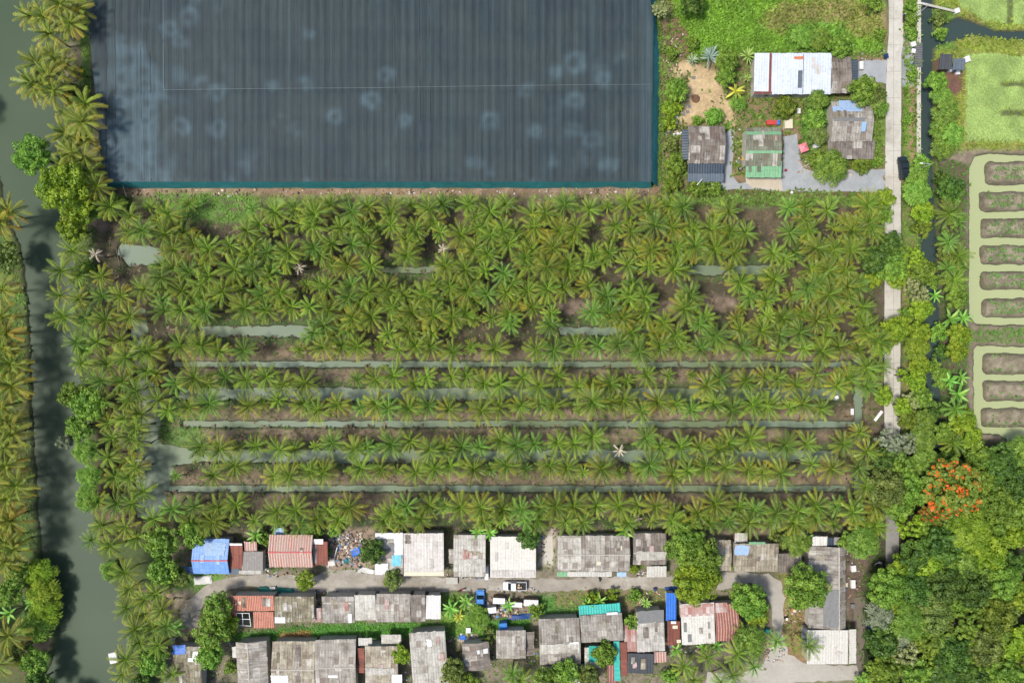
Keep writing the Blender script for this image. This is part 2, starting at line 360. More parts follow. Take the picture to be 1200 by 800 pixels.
# forest floor and left bank
paint([(1012, 690), (1060, 530), (1090, 500), (1140, 518), (1262, 525), (1262, 862), (1000, 862)], (76, 66, 48), (60, 66, 36), 10, 1.3, 1, .5, (70, 100, 40))
paint(rect(1096, 190, 1134, 520), (92, 76, 58), (84, 96, 50), 4, 1, .9, .5, (90, 130, 50))
paint([(-62, 200), (10, 200), (30, 300), (36, 640), (66, 660), (66, 800), (-62, 862)], (96, 92, 56), (84, 112, 48), 5, 1, 1, .7, (112, 156, 52))
paint([(36, 740), (60, 742), (60, 760), (30, 762)], (170, 140, 118), None, 4, 1, .8, 0)

# water bodies: carve
RIVER = [(-9000, -400), (66, -400), (64, 0), (72, 90), (74, 180), (82, 280), (84, 330), (84, 400), (96, 470), (104, 560), (108, 620), (114, 650), (138, 700), (150, 742), (146, 790), (136, 862), (130, 1500),
         (40, 1500), (50, 862), (48, 800), (62, 766), (66, 740), (60, 700), (48, 655), (46, 640), (44, 600), (40, 540), (36, 470), (34, 380), (26, 300), (2, 230), (-12, 150), (-14, 60), (-30, -62), (-60, -400)]
RIVER = [(-20, -400)] + RIVER[1:]
PONDA = [(1144, 183), (1162, 180), (1300, 186), (1300, 381), (1146, 380), (1137, 368), (1138, 240), (1137, 200)]
PONDB = [(1146, 406), (1300, 407), (1300, 545), (1212, 540), (1198, 530), (1188, 516), (1172, 509), (1146, 508), (1143, 500), (1142, 412)]
BEDSA = [(1157, 190, 215), (1150, 225, 246.5), (1152, 257, 277.5), (1151, 288, 309), (1151, 319, 338.5), (1153, 350, 371)]
BEDSB = [(1154, 415, 438), (1154, 447, 469), (1152, 479, 500)]
WSD = np.full(GX.shape, 1e3)
def carve(poly, jit=1.0):
    global WSD
    xs = [p[0] for p in poly]; ys = [p[1] for p in poly]
    ii = (gy > min(ys) - 20) & (gy < max(ys) + 20); jj = (gx > min(xs) - 20) & (gx < max(xs) + 20); ix = np.ix_(ii, jj)
    WSD[ix] = np.minimum(WSD[ix], sdf(poly, GX[ix] + jx[ix] * jit, GY[ix] + jy[ix] * jit))
carve(RIVER, .9)
for y, x0, x1, hw in WIDE: carve(rect(x0, y - hw, x1, y + hw), .8)
for y, x0, x1, hw in NARR: carve(rect(x0, y - hw, x1, y + hw), .42)
carve([(150, 360), (168, 360), (172, 395), (170, 440), (186, 458), (188, 475), (186, 520), (230, 530), (240, 541), (204, 545), (188, 600), (182, 612), (160, 606), (158, 560), (160, 440), (152, 400)], .8)
carve([(140, 285), (185, 290), (192, 306), (150, 312), (136, 296)], .8)
carve([(1003, 415), (1012, 420), (1012, 640), (1002, 640)], .8)
carve(rect(1079, -400, 1094, 222), .25); carve([(1079, 215), (1094, 215), (1100, 300), (1104, 420), (1102, 560), (1098, 640), (1090, 640), (1086, 500), (1086, 380), (1082, 300)], .8)
carve([(1094, 36), (1125, 20), (1145, 27), (1170, 36), (1262, 36), (1300, 36), (1300, 46), (1180, 46), (1140, 40), (1125, 44), (1094, 56)], .5)
pa = sdf(PONDA, GX + jx * .45, GY + jy * .45); pb = sdf(PONDB, GX + jx * .45, GY + jy * .45)
def rrect_sd(x0, y0, x1, y1, r=6):
    qx = np.abs(GX + jx * .5 - (x0 + x1) / 2) - (x1 - x0) / 2 + r; qy = np.abs(GY + jy * .5 - (y0 + y1) / 2) - (y1 - y0) / 2 + r
    return np.hypot(np.maximum(qx, 0), np.maximum(qy, 0)) + np.minimum(np.maximum(qx, qy), 0) - r
bed = np.full(GX.shape, 1e3)
for b in BEDSA + BEDSB: bed = np.minimum(bed, rrect_sd(b[0] - 1.2, b[1] - 1.2, 1330, b[2] + 1.2))
pond = np.maximum(np.minimum(pa, pb), -bed)
WSD = np.minimum(WSD, pond)
WL = -0.5
Z = (fbm(GX, GY, 14, 21, 3) - .5) * .10
Z = Z - 1.4 * sstep(2.4, -3.4, WSD)
Z = np.where((WSD > 2.4) & (WSD < 5), Z + .05, Z)
Z -= 1.6 * sstep(40, 400, np.maximum(np.maximum(-GX, GX - 1200), np.maximum(-GY, GY - 800)) - 60) * 0
# damp darker soil right at the waterline and bed edges
wet = sstep(2.6, .2, WSD)[..., None]
COL[:] = COL * (1 - wet) + np.array(lin(78, 82, 58)[:3]) * wet
bm_ = (sstep(1, -4, bed) * (bed < 5))[..., None]
tb = sstep(.3, .7, nf)[..., None]
COL[:] = COL * (1 - bm_) + (np.array(lin(158, 148, 124)[:3]) * (1 - tb) + np.array(lin(130, 120, 98)[:3]) * tb) * bm_
rim = (np.exp(-((bed + 3.0) / 1.6) ** 2))[..., None] * .75
COL[:] = COL * (1 - rim) + np.array(lin(92, 84, 66)[:3]) * rim
DEN = np.where(WSD < 1.0, 0, DEN)
for q in (rect(1035, -80, 1060, 705), [(212, 722), (222, 700), (240, 684), (262, 676), (300, 671), (790, 672), (792, 692), (640, 695), (400, 697), (300, 688), (250, 700), (236, 712), (232, 738), (218, 740)],
          [(836, 666), (900, 670), (918, 682), (922, 700), (919, 740), (928, 766), (1005, 777), (1012, 800), (905, 805), (822, 806), (826, 784), (892, 774), (903, 750), (901, 716), (890, 690), (836, 692)],
          [(845, 158), (860, 150), (858, 206), (916, 206), (918, 160), (936, 158), (940, 194), (962, 202), (1037, 196), (1037, 227), (818, 222), (818, 206), (846, 206)], rect(1003, 68, 1040, 100)):
    DEN = DEN * sstep(-1.5, 1.5, sdf(q, GX + jx * .3, GY + jy * .3))
COL *= (.80 + .4 * nff)[..., None]
GXW = (GX - 600) * S; GYW = (400 - GY) * S
ny, nx = GX.shape
idx = np.arange(ny * nx).reshape(ny, nx)
F = np.stack([idx[1:, :-1], idx[1:, 1:], idx[:-1, 1:], idx[:-1, :-1]], -1).reshape(-1, 4)
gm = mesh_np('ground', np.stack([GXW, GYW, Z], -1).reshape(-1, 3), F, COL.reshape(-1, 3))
m, nt, b = new_mat('ground_soil')
at = N(nt, 'ShaderNodeAttribute'); at.attribute_name = 'Col'
tc = N(nt, 'ShaderNodeTexCoord')
f1 = noise(nt, tc.outputs['Object'], 2.6, 8, .8); f2 = noise(nt, tc.outputs['Object'], .5, 5, .6)
g = math_(nt, 'MULTIPLY', math_(nt, 'ADD', math_(nt, 'MULTIPLY', f1, 1.5), .25), math_(nt, 'ADD', math_(nt, 'MULTIPLY', f2, .5), .75))
hs = N(nt, 'ShaderNodeHueSaturation'); nt.links.new(at.outputs['Color'], hs.inputs['Color']); nt.links.new(g, hs.inputs['Value'])
nt.links.new(hs.outputs[0], b.inputs['Base Color']); b.inputs['Roughness'].default_value = .95
bp = N(nt, 'ShaderNodeBump'); bp.inputs['Strength'].default_value = .6; bp.inputs['Distance'].default_value = .12
nt.links.new(f1, bp.inputs['Height']); nt.links.new(bp.outputs[0], b.inputs['Normal'])
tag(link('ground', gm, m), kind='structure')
def zat(px, py):
    i = int(np.clip(np.searchsorted(gy, py), 0, ny - 1)); j = int(np.clip(np.searchsorted(gx, px), 0, nx - 1)); return Z[i, j], WSD[i, j], DEN[i, j]

# water sheets
def water(name, polys, c1, c2, sc=.04, rough=.08, duck=None):
    m, nt, b = new_mat(name + '_water')
    tc = N(nt, 'ShaderNodeTexCoord'); f = noise(nt, tc.outputs['Object'], sc, 4, .5)
    c = mixc(nt, ramp(nt, f, .35, .65), lin(*c1), lin(*c2))
    if duck:
        f3 = noise(nt, tc.outputs['Object'], 3.5, 6, .8); c = mixc(nt, math_(nt, 'MULTIPLY', ramp(nt, f3, .45, .7), .7), c, lin(*duck))
    nt.links.new(c, b.inputs['Base Color']); b.inputs['Roughness'].default_value = rough
    b.inputs['IOR'].default_value = 1.33; b.inputs['Specular IOR Level'].default_value = .2; rough = max(rough, .45); b.inputs['Roughness'].default_value = rough
    w1 = noise(nt, tc.outputs['Object'], 1.6, 3, .5); bp = N(nt, 'ShaderNodeBump'); bp.inputs['Strength'].default_value = .12; bp.inputs['Distance'].default_value = .05
    nt.links.new(w1, bp.inputs['Height']); nt.links.new(bp.outputs[0], b.inputs['Normal'])
    V = []; Fs = []
    for p in polys:
        k = len(V); V += [tuple(W(x, y, 0).xy) + (WL,) for x, y in p]; Fs.append(tuple(range(k, k + len(p)))[::-1])
    me = bpy.data.meshes.new(name); me.from_pydata(V, [], Fs); me.update()
    tag(link(name, me, m), kind='structure')
water('river', [rect(-120, -400, 130, 642), rect(-120, 642, 156, 1300)], (68, 86, 66), (82, 98, 76), .03)
water('orchard_ditches', [rect(131, 236, 1034, 641)], (134, 150, 132), (120, 134, 100), .035)
water('canal', [rect(1066, -400, 1108, 700), rect(1108, -20, 1320, 62)], (58, 74, 74), (68, 84, 80), .05)
water('ponds', [rect(1112, 172, 1320, 560)], (182, 190, 142), (172, 182, 136), .04, .25, (190, 198, 140))

# ragged ribbons and pads for roads and drives
def pad(name, poly, z, mat, jit=.0, kind='structure', top=None, sub=6, thick=.15):
    P = []
    n = len(poly)
    for i in range(n):
        a = Vector(poly[i]); b2 = Vector(poly[(i + 1) % n]); L = (b2 - a).length; k = max(1, int(L / sub)) if jit else 1
        for t in range(k):
            q = a.lerp(b2, t / k); P.append((q.x + rnd.uniform(-jit, jit), q.y + rnd.uniform(-jit, jit)))
    V = [tuple(W(x, y, 0).xy) + (z,) for x, y in P]
    tri = geometry.tessellate_polygon([[Vector((v[0], v[1], 0)) for v in V]])
    F_ = []
    for t in tri:
        a, b2, c = [Vector(V[i]) for i in t]
        F_.append(tuple(t) if (b2 - a).cross(c - a).z > 0 else tuple(t)[::-1])
    m_ = len(V); V += [(v[0], v[1], z - thick) for v in V]
    for i in range(m_):
        j = (i + 1) % m_; F_.append((i, j, m_ + j, m_ + i))
    me = bpy.data.meshes.new(name); me.from_pydata(V, [], F_); me.update()
    o = link(name, me, mat); 
    if kind: tag(o, kind=kind)
    return o
def surf(name, c1, c2, c3=None, sc=.5, fine=4, rough=.9, grass=None):
    m, nt, b = new_mat(name); tc = N(nt, 'ShaderNodeTexCoord'); v = tc.outputs['Object']
    c = mixc(nt, ramp(nt, noise(nt, v, sc, 6, .7), .35, .65), lin(*c1), lin(*c2))
    if c3: c = mixc(nt, math_(nt, 'MULTIPLY', ramp(nt, noise(nt, v, sc * .45, 6, .75), .52, .68), .85), c, lin(*c3))
    if grass: c = mixc(nt, ramp(nt, noise(nt, v, sc * 1.1, 8, .85), .6, .66), c, lin(*grass))
    f = noise(nt, v, fine, 6, .8); g_ = math_(nt, 'ADD', math_(nt, 'MULTIPLY', f, .5), .75)
    hs = N(nt, 'ShaderNodeHueSaturation'); nt.links.new(c, hs.inputs['Color']); nt.links.new(g_, hs.inputs['Value'])
    nt.links.new(hs.outputs[0], b.inputs['Base Color']); b.inputs['Roughness'].default_value = rough
    bp = N(nt, 'ShaderNodeBump'); bp.inputs['Strength'].default_value = .3; bp.inputs['Distance'].default_value = .05
    nt.links.new(f, bp.inputs['Height']); nt.links.new(bp.outputs[0], b.inputs['Normal']); return m
road_m = surf('road_concrete', (214, 210, 198), (198, 193, 180), (170, 164, 150), .35)
road_dark = surf('road_concrete_dirty', (160, 158, 152), (140, 138, 132), (180, 176, 168), .3)
gravel_m = surf('gravel_grey', (176, 180, 182), (160, 164, 166), (192, 192, 190), .5, 3)
track_m = surf('track_dirt', (178, 170, 156), (150, 142, 128), (198, 192, 180), .3, 3)
yard_m = surf('yard_concrete', (196, 190, 178), (180, 174, 162), (160, 152, 140), .12, 2)
pad('road', [(1041, -62), (1058, -62), (1058.5, 48), (1056, 64), (1055.5, 240), (1054.5, 500), (1053, 640), (1053, 668), (1053, 700), (1038, 700), (1038.5, 640), (1036, 460), (1037, 240), (1038, 110), (1040, 60), (1041.5, 40)], .07, road_m, .25)
pad('road_patch', [(1037.8, 595), (1053.3, 595), (1053.2, 699), (1037.6, 699)], .078, road_dark, .1, thick=.004)
pad('gravel_drive', [(845, 158), (860, 150), (858, 206), (866, 216), (916, 208), (918, 160), (934, 158), (936, 176), (940, 196), (962, 204), (990, 200), (1037, 198), (1037, 226), (846, 222), (836, 222), (818, 215), (818, 206), (848, 206)], .035, gravel_m, 1.2)
pad('gravel_drive', [(1005, 72), (1039, 70), (1039, 98), (1020, 96), (1004, 92)], .035, gravel_m, 1.0)
pad('concrete_apron', [(874, 209), (916, 208), (917, 224), (882, 220), (874, 214)], .055, surf('apron', (214, 200, 176), (196, 184, 162), None, .5), .8)
pad('village_track', [(212, 722), (222, 702), (240, 686), (262, 678), (300, 673), (372, 673), (384, 666), (430, 668), (470, 675), (560, 677), (640, 678), (740, 675), (790, 674), (792, 690), (700, 690), (640, 693), (560, 692), (470, 693), (400, 695), (372, 696), (350, 692), (300, 686), (270, 690), (250, 698), (236, 712), (232, 735), (222, 738)], .035, track_m, 1.6)
pad('village_track', [(838, 670), (862, 669), (900, 672), (914, 682), (919, 700), (917, 740), (924, 766), (946, 778), (1005, 779), (1010, 796), (940, 798), (905, 802), (862, 806), (826, 800), (830, 786), (868, 790), (896, 776), (906, 750), (904, 716), (898, 694), (880, 682), (845, 690), (836, 688)], .035, yard_m, 1.6)
pad('yard_slab', rect(638, 628, 648, 660), .055, surf('slabm', (214, 208, 196), (200, 194, 180), None, .6), .8)
pad('side_path', [(1000, 700), (1014, 700), (1012, 790), (1003, 790)], .03, surf('sidem', (128, 118, 104), (110, 100, 88), None, .4), 1.2)
m_seam = pm('seam', G_(150, 144, 134), .9)
# road joints: thin real grooves drawn as narrow strips
jb = MB()
for k in range(24):
    y = -40 + k * 31; a = W(1039.5, y); c = W(1055.2, y)
    jb.box(a.x, a.y - .03, .062, c.x, a.y + .03, .0745)
jb.box(W(1047.0, 0).x - .03, W(0, 690).y, .061, W(1047, 0).x + .03, W(0, -50).y, .0748)
tag(jb.build('road_joints', m_seam), kind='structure')
# canal wall
cw = MB(); a = W(1073.5, 186); c = W(1078, -62); cw.box(a.x, a.y, -1.2, c.x, c.y, .35)
o = cw.build('retaining_wall', pm('wall_concrete', G_(206, 200, 186), .9, .2, 1.0)); tag(o, 'long pale concrete retaining wall running beside the dark canal', 'wall')
# ---------------------------------------------------------------- the shade net house
def net_house():
    zr = 2.8
    root = empty('shade_net_house', W(435, 110), 0, 'huge low net house roofed with dusty dark blue shade cloth', 'net house')
    ax = np.arange(0, 1.0001, 1 / 340); ay = np.arange(0, 1.0001, 1 / 138)
    U, V = np.meshgrid(ax, ay)
    f = (H - zr) / H
    yT, yB = -62.0, 213.0
    PY = yT + (yB - yT) * V
    xl = 100 + (PY + 10) * .095; xr = 765.5 - 1.5 * sstep(40, 213, PY) - np.clip((20 - PY) / 20, 0, 1) * 3
    PX = xl + (xr - xl) * U
    ed = np.minimum.reduce([(PX - xl) / 6, (xr - PX) / 6, (yB - PY) / 5]); ed = np.clip(ed, 0, 1)
    z = zr + .16 * np.abs(np.sin(PX / 9.6 * PI)) * ed + .22 * (np.abs(np.sin(PY / 34 * PI)) - .6) * ed * .6 + (fbm(PX, PY, 40, 3) - .5) * .4 * ed - .12 * np.exp(-((PY - 105) / 3) ** 2) * ed
    X = (PX - 600) * S * f; Y = (400 - PY) * S * f
    # dust on the cloth: rings and patches left by puddles
    st = np.zeros(PX.shape)
    rings = [(150, 70, 9), (168, 83, 8), (144, 92, 8), (171, 100, 8), (150, 110, 9), (172, 122, 7), (148, 133, 8), (171, 141, 6), (149, 49, 7), (212, 51, 7), (234, 101, 10), (254, 108, 9), (212, 148, 9), (255, 150, 9),
             (435, 118, 9), (393, 138, 9), (452, 87, 7), (331, 146, 8), (347, 153, 7), (674, 74, 12), (708, 92, 8), (675, 155, 9), (693, 164, 10), (652, 84, 7), (574, 142, 9), (617, 108, 7), (673, 118, 8), (729, 69, 5), (200, 35, 9), (222, 20, 9), (172, 170, 8), (152, 196, 8), (176, 196, 8), (318, 97, 5), (357, 98, 4), (362, 40, 4), (475, 142, 5), (626, 155, 5)]
    for x, y, r in rings:
        d = np.hypot(PX - x, (PY - y)) + (fbm(PX, PY, 8, 31) - .5) * 9
        st = np.maximum(st, np.exp(-((d - r * .8) / 4.0) ** 2) * (.4 + .8 * fbm(PX, PY, 11, 5, 3)) * sstep(.25, .5, fbm(PX, PY, 15, 6, 3)))
    blob = sstep(.45, .75, fbm(PX, PY, 42, 71, 4)) * sstep(230, 150, PX) * sstep(5, 30, PY) + .6 * sstep(.55, .8, fbm(PX, PY, 30, 77, 4)) * sstep(300, 200, PX)
    blob += .8 * sstep(.58, .8, fbm(PX, PY, 20, 97, 4)) * np.exp(-((PX - 680) / 34) ** 2 - ((PY - 115) / 55) ** 2) + .7 * sstep(.6, .8, fbm(PX, PY, 24, 99, 4)) * sstep(165, 200, PY)
    for x0, y0, x1, y1 in ((124, 130, 182, 165), (124, 46, 182, 160), (130, 166, 180, 205)):
        blob += (.5 + .7 * fbm(PX, PY, 12, 19, 3)) * sstep(9, -9, sdf(rect(x0, y0, x1, y1), PX + (fbm(PX, PY, 22, 12) - .5) * 44, PY + (fbm(PX, PY, 22, 13) - .5) * 60))
    inside = np.zeros(PX.shape)
    def sm_(a):
        for _ in range(2):
            q = np.pad(a, 1, mode='edge'); a = (q[:-2, 1:-1] + q[2:, 1:-1] + q[1:-1, :-2] + q[1:-1, 2:] + 2 * q[1:-1, 1:-1]) / 6
        return a * (.55 + .6 * fbm(PX, PY, 6, 91, 3))
    for x, y, r in rings:
        inside = np.maximum(inside, sstep(r, r - 4, np.hypot(PX - x, PY - y)))
    st = sm_(np.clip(np.maximum(st, np.clip(blob, 0, 1) * .95 * (1 - .75 * inside * sstep(300, 200, PX))), 0, 1))
    st = np.maximum(st, .35 * sstep(8, 3, np.abs(xr - PX - 7)) )
    ny_, nx_ = PX.shape; idx = np.arange(ny_ * nx_).reshape(ny_, nx_)
    Fq = np.stack([idx[1:, :-1], idx[1:, 1:], idx[:-1, 1:], idx[:-1, :-1]], -1).reshape(-1, 4)
    c = np.stack([st, st, st], -1)
    loc = root.location
    me = mesh_np('net_roof', np.stack([X - loc.x, Y - loc.y, z], -1).reshape(-1, 3), Fq, c.reshape(-1, 3))
    m, nt, b = new_mat('shade_cloth')
    tc = N(nt, 'ShaderNodeTexCoord'); at = N(nt, 'ShaderNodeAttribute'); at.attribute_name = 'Col'
    def streak(sx, sy, det):
        mp = N(nt, 'ShaderNodeMapping'); mp.inputs['Scale'].default_value = (sx, sy, 1); nt.links.new(tc.outputs['Object'], mp.inputs[0])
        return noise(nt, mp.outputs[0], 1.0, det, .7)
    a1 = streak(.55, .012, 2); a2 = streak(3.4, .025, 5); a3 = noise(nt, tc.outputs['Object'], 5, 5, .8); a4 = streak(.12, .1, 3)
    base = mixc(nt, ramp(nt, a1, .35, .65), lin(32, 49, 57), lin(46, 64, 68))
    base = mixc(nt, math_(nt, 'MULTIPLY', ramp(nt, a4, .4, .65), .5), base, lin(56, 70, 68))
    v = math_(nt, 'MULTIPLY', math_(nt, 'ADD', math_(nt, 'MULTIPLY', a2, 2.2), -.12), math_(nt, 'ADD', math_(nt, 'MULTIPLY', a3, .3), .85))
    hs = N(nt, 'ShaderNodeHueSaturation'); nt.links.new(base, hs.inputs['Color']); nt.links.new(v, hs.inputs['Value'])
    f_ = math_(nt, 'MULTIPLY', at.outputs['Fac'], math_(nt, 'ADD', math_(nt, 'MULTIPLY', a2, .9), .0))
    c = mixc(nt, f_, hs.outputs[0], lin(104, 132, 144))
    nt.links.new(c, b.inputs['Base Color']); b.inputs['Roughness'].default_value = .8
    link('net_roof', me, m, root)
    teal, nt, b = new_mat('teal_net'); tc = N(nt, 'ShaderNodeTexCoord')
    f2 = noise(nt, tc.outputs['Object'], .6, 5, .7)
    nt.links.new(mixc(nt, ramp(nt, f2, .35, .65), lin(24, 124, 132), lin(44, 146, 148)), b.inputs['Base Color']); b.inputs['Roughness'].default_value = .8
    def side(pts_top, pts_bot, name='side_net'):
        V = []; 
        for (tx, ty), (bx, by) in zip(pts_top, pts_bot):
            V += [tuple(W(tx, ty, zr - .05) - loc), tuple(W(bx, by, .03) - loc)]
        F_ = [(2 * i, 2 * i + 1, 2 * i + 3, 2 * i + 2) for i in range(len(pts_top) - 1)]
        me = bpy.data.meshes.new(name); me.from_pydata(V, [], F_); me.update(); return link(name, me, teal, root)
    n = 60; wob = [rnd.uniform(-.5, .5) for _ in range(n + 1)]
    side([(122 + (762.5 - 122) * i / n, 213) for i in range(n + 1)], [(124 + (764 - 124) * i / n, 220.5 + wob[i]) for i in range(n + 1)])
    side([(763.8, 213), (764.3, 120), (764.5, 60), (763, 20), (762.5, -60)], [(771, 219), (772.5, 120), (772.5, 60), (769, 20), (766, -60)])
    side([(122.5, 213), (111, 100), (98, -60)], [(126.5, 221), (115, 100), (103, -60)])
    # seams: long cords over the cloth
    cm = pm('cord_white', G_(140, 156, 160), .7)
    def cord(pts, r=.022):
        mb = MB()
        for a, b2 in zip(pts[:-1], pts[1:]): mb.tube(W(*a, zr + .17) - loc, W(*b2, zr + .17) - loc, r, n=4)
        mb.build('seam_cord', cm, root)
    cord([(191, 105.5), (300, 104), (430, 103), (560, 101), (690, 99.5), (764, 99)]); cord([(191, -60), (191.5, 104)], .03)
    cm = pm('cord_dark', G_(52, 64, 74), .8)
    for x in (124, 135, 165, 176, 463, 492, 504): cord([(x - 2, -60), (x, 100), (x + 1, 212)], .035)
    pmet = M['steel']
    for i in range(27):
        p = W(128 + i * 24.3, 214.5, 0) - loc; MB().tube((p.x, p.y, 0), (p.x, p.y, zr - .1), .04, n=6).build('post', pmet, root)
    for i in range(9):
        p = W(762, 195 - i * 24, 0) - loc; MB().tube((p.x, p.y, 0), (p.x, p.y, zr - .1), .04, n=6).build('post', pmet, root)
net_house()

# ---------------------------------------------------------------- plants
def veg_mat(name, trans=.3, rough=.55, A=None, B=None, flower=None):
    """leaf material; with A and B the mesh attribute mixes two leaf colours, else it is the colour itself"""
    m, nt, b = new_mat(name)
    at = N(nt, 'ShaderNodeAttribute'); at.attribute_name = 'Col'; oi = N(nt, 'ShaderNodeObjectInfo')
    if A:
        sp = N(nt, 'ShaderNodeSeparateColor'); nt.links.new(at.outputs['Color'], sp.inputs[0])
        c = mixc(nt, math_(nt, 'ADD', math_(nt, 'MULTIPLY', sp.outputs[0], .45), math_(nt, 'MULTIPLY', sp.outputs[1], .6)), A, B)
        if flower: c = mixc(nt, sp.outputs[2], c, flower)
    else: c = at.outputs['Color']
    hs = N(nt, 'ShaderNodeHueSaturation'); nt.links.new(c, hs.inputs['Color'])
    nt.links.new(math_(nt, 'ADD', math_(nt, 'MULTIPLY', oi.outputs['Random'], .3), .85), hs.inputs['Value'])
    nt.links.new(math_(nt, 'ADD', math_(nt, 'MULTIPLY', oi.outputs['Random'], .02), .49), hs.inputs['Hue'])
    nt.links.new(hs.outputs[0], b.inputs['Base Color']); b.inputs['Roughness'].default_value = rough; b.inputs['Specular IOR Level'].default_value = .3
    tr = N(nt, 'ShaderNodeBsdfTranslucent'); nt.links.new(hs.outputs[0], tr.inputs[0])
    mx = N(nt, 'ShaderNodeMixShader'); mx.inputs[0].default_value = trans; nt.links.new(b.outputs[0], mx.inputs[1]); nt.links.new(tr.outputs[0], mx.inputs[2])
    nt.links.new(mx.outputs[0], nt.nodes['Material Output'].inputs[0]); return m
palm_leaf = veg_mat('palm_leaf', .10, .45)

def palm_crown(seed, nf=27, L=3.05, yellow=.25, base=(48, 90, 30), light=(150, 182, 62), tip=(230, 194, 60), lw=.13, sun_side=None, droop=1.15):
    r = random.Random(seed); V = []; Fq = []; Cc = []
    cb, cl, ct = (np.array(lin(*c)[:3]) for c in (base, light, tip)); cbr = np.array(lin(168, 120, 62)[:3])
    for k in range(nf):
        age = (k + .5) / nf                                   # 0 young .. 1 old
        az = k * 2.39996 + r.uniform(-.25, .25)
        el = math.radians(78 - 88 * age ** .9 + r.uniform(-7, 7)); Lk = L * (.62 + .38 * min(1, age * 2.2)) * r.uniform(.88, 1.08)
        if sun_side and math.cos(az - sun_side) < -.2: Lk *= .75
        dr = droop * (.55 + .5 * age) * r.uniform(.85, 1.15)
        ye = yellow * (age ** 1.6) * r.uniform(.4, 2.0); sh = r.uniform(.7, 1.25)
        n = 15; p = Vector((0, 0, 0)); pts = []; curl = r.uniform(-.22, .22)
        for i in range(n + 1):
            t = i / n; e = el - dr * t ** 1.35; a2 = az + curl * t
            d = Vector((math.cos(e) * math.cos(a2), math.cos(e) * math.sin(a2), math.sin(e))); pts.append((p.copy(), d)); p = p + d * (Lk / n)
        mixv = min(1, max(0, .1 + .75 * age + r.uniform(-.3, .3)))
        green = (cb * (1 - mixv) + cl * mixv) * sh
        for i in range(1, n):
            t = i / n; q, d = pts[i]; q2 = pts[i + 1][0]
            side = d.cross(Vector((0, 0, 1)))
            if side.length < .05: side = Vector((-math.sin(az), math.cos(az), 0))
            side.normalize(); up = side.cross(d).normalized()
            ll = Lk * .195 * min(1, .30 + 1.5 * t) * (1 - .55 * max(0, t - .72) / .28) * r.uniform(.85, 1.12)
            c = green * (1 - min(1, ye * (.25 + t))) + ct * min(1, ye * (.25 + t))
            if ye > .62: c = c * .5 + cbr * .5
            for s in (-1, 1):
                ld = (side * s * .80 + d * (.50 + .45 * t) - up * (.12 + .30 * age + r.uniform(0, .35))).normalized()
                w = d * (lw * .5); b0 = len(V)
                V += [q - w * .7, q + w * .9, q + ld * ll * .62 + w * .85, q + ld * ll + d * .02, q + ld * ll * .55 - w * .6]
                Fq.append((b0, b0 + 1, b0 + 2, b0 + 4)); Fq.append((b0 + 4, b0 + 2, b0 + 3, b0 + 3))
                ctip = c * .78 + ct * .22 * (1 + ye)
                c0 = c * (.62 + .38 * t); Cc += [c0, c0, c, ctip * 1.1, c]  # leaflet bases darkened toward the crown centre; shade between fronds painted into the colour
        # midrib
        for i in range(n):
            q, d = pts[i]; q2, d2 = pts[i + 1]; side = d.cross(Vector((0, 0, 1)))
            if side.length < .05: side = Vector((1, 0, 0))
            side.normalize(); w = .035 * (1 - .8 * i / n); b0 = len(V); u = Vector((0, 0, .02))
            V += [q - side * w + u, q + side * w + u, q2 + side * w * .9 + u, q2 - side * w * .9 + u]; Fq.append((b0, b0 + 1, b0 + 2, b0 + 3))
            Cc += [(cl * 1.25 * (1 - min(.8, ye)) + ct * min(.8, ye))] * 4
    # young spear leaves
    return np.array([tuple(v) for v in V]), np.array(Fq), np.array(Cc)
def tris(V, F, Cc):
    """degenerate quads (last two equal) split out: return a triangle list"""
    q = F[F[:, 2] != F[:, 3]]; t = F[F[:, 2] == F[:, 3]][:, :3]
    return np.concatenate([q[:, [0, 1, 2]], q[:, [0, 2, 3]], t])
def trunk_np(h, r0, r1, bend=.3, n=7, k=8):
    V = []; 
    for i in range(k + 1):
        t = i / k; rr = r0 + (r1 - r0) * t + (.06 if i == 0 else 0)
        cx = bend * (1 - t) ** 2
        for j in range(n): V.append((cx + rr * math.cos(2 * PI * j / n), rr * math.sin(2 * PI * j / n), h * (t - 1)))
    F_ = [(i * n + j, i * n + (j + 1) % n, (i + 1) * n + (j + 1) % n, (i + 1) * n + j) for i in range(k) for j in range(n)]
    return np.array(V), np.array(F_)
PH = 4.6      # crown height of an orchard palm
crowns = []
for i, kw in enumerate([dict(yellow=.12), dict(yellow=.28, nf=29), dict(yellow=.2, nf=23, base=(58, 104, 34)), dict(yellow=.5, nf=26), dict(yellow=.08, nf=21, L=2.6, base=(78, 126, 34), light=(134, 180, 74)), dict(yellow=.3, nf=29, L=3.2, base=(54, 92, 24)),
                        dict(yellow=.2, nf=25, L=2.9, droop=1.4), dict(yellow=.35, nf=31, L=3.3, base=(58, 98, 28), light=(136, 170, 62)), dict(yellow=.15, nf=19, L=2.3, base=(84, 130, 36)), dict(yellow=.4, nf=24, L=3.0, droop=.9, light=(146, 176, 60)), dict(yellow=.18, nf=28, L=3.1, base=(54, 98, 34), light=(134, 174, 70))]):
    crowns.append(palm_crown(100 + i, **kw))
ycrowns = [palm_crown(200 + i, nf=24, L=3.5, yellow=y, base=(90, 126, 40), light=(164, 184, 70), tip=(228, 184, 52), lw=.18) for i, y in enumerate((.35, .6, .9))]
crown_me = []
for i, (V, F_, Cc) in enumerate(crowns + ycrowns):
    me = mesh_np('crown', V, tris(V, F_, Cc), Cc, 3); me.materials.append(palm_leaf); crown_me.append(me)
trunks = [trunk_np(PH, .17, .11, b) for b in (.15, .6, 1.0)]
trunk_me = []
for V, F_ in trunks:
    me = mesh_np('trunk', V, F_); me.materials.append(M['palmtrunk']); trunk_me.append(me)

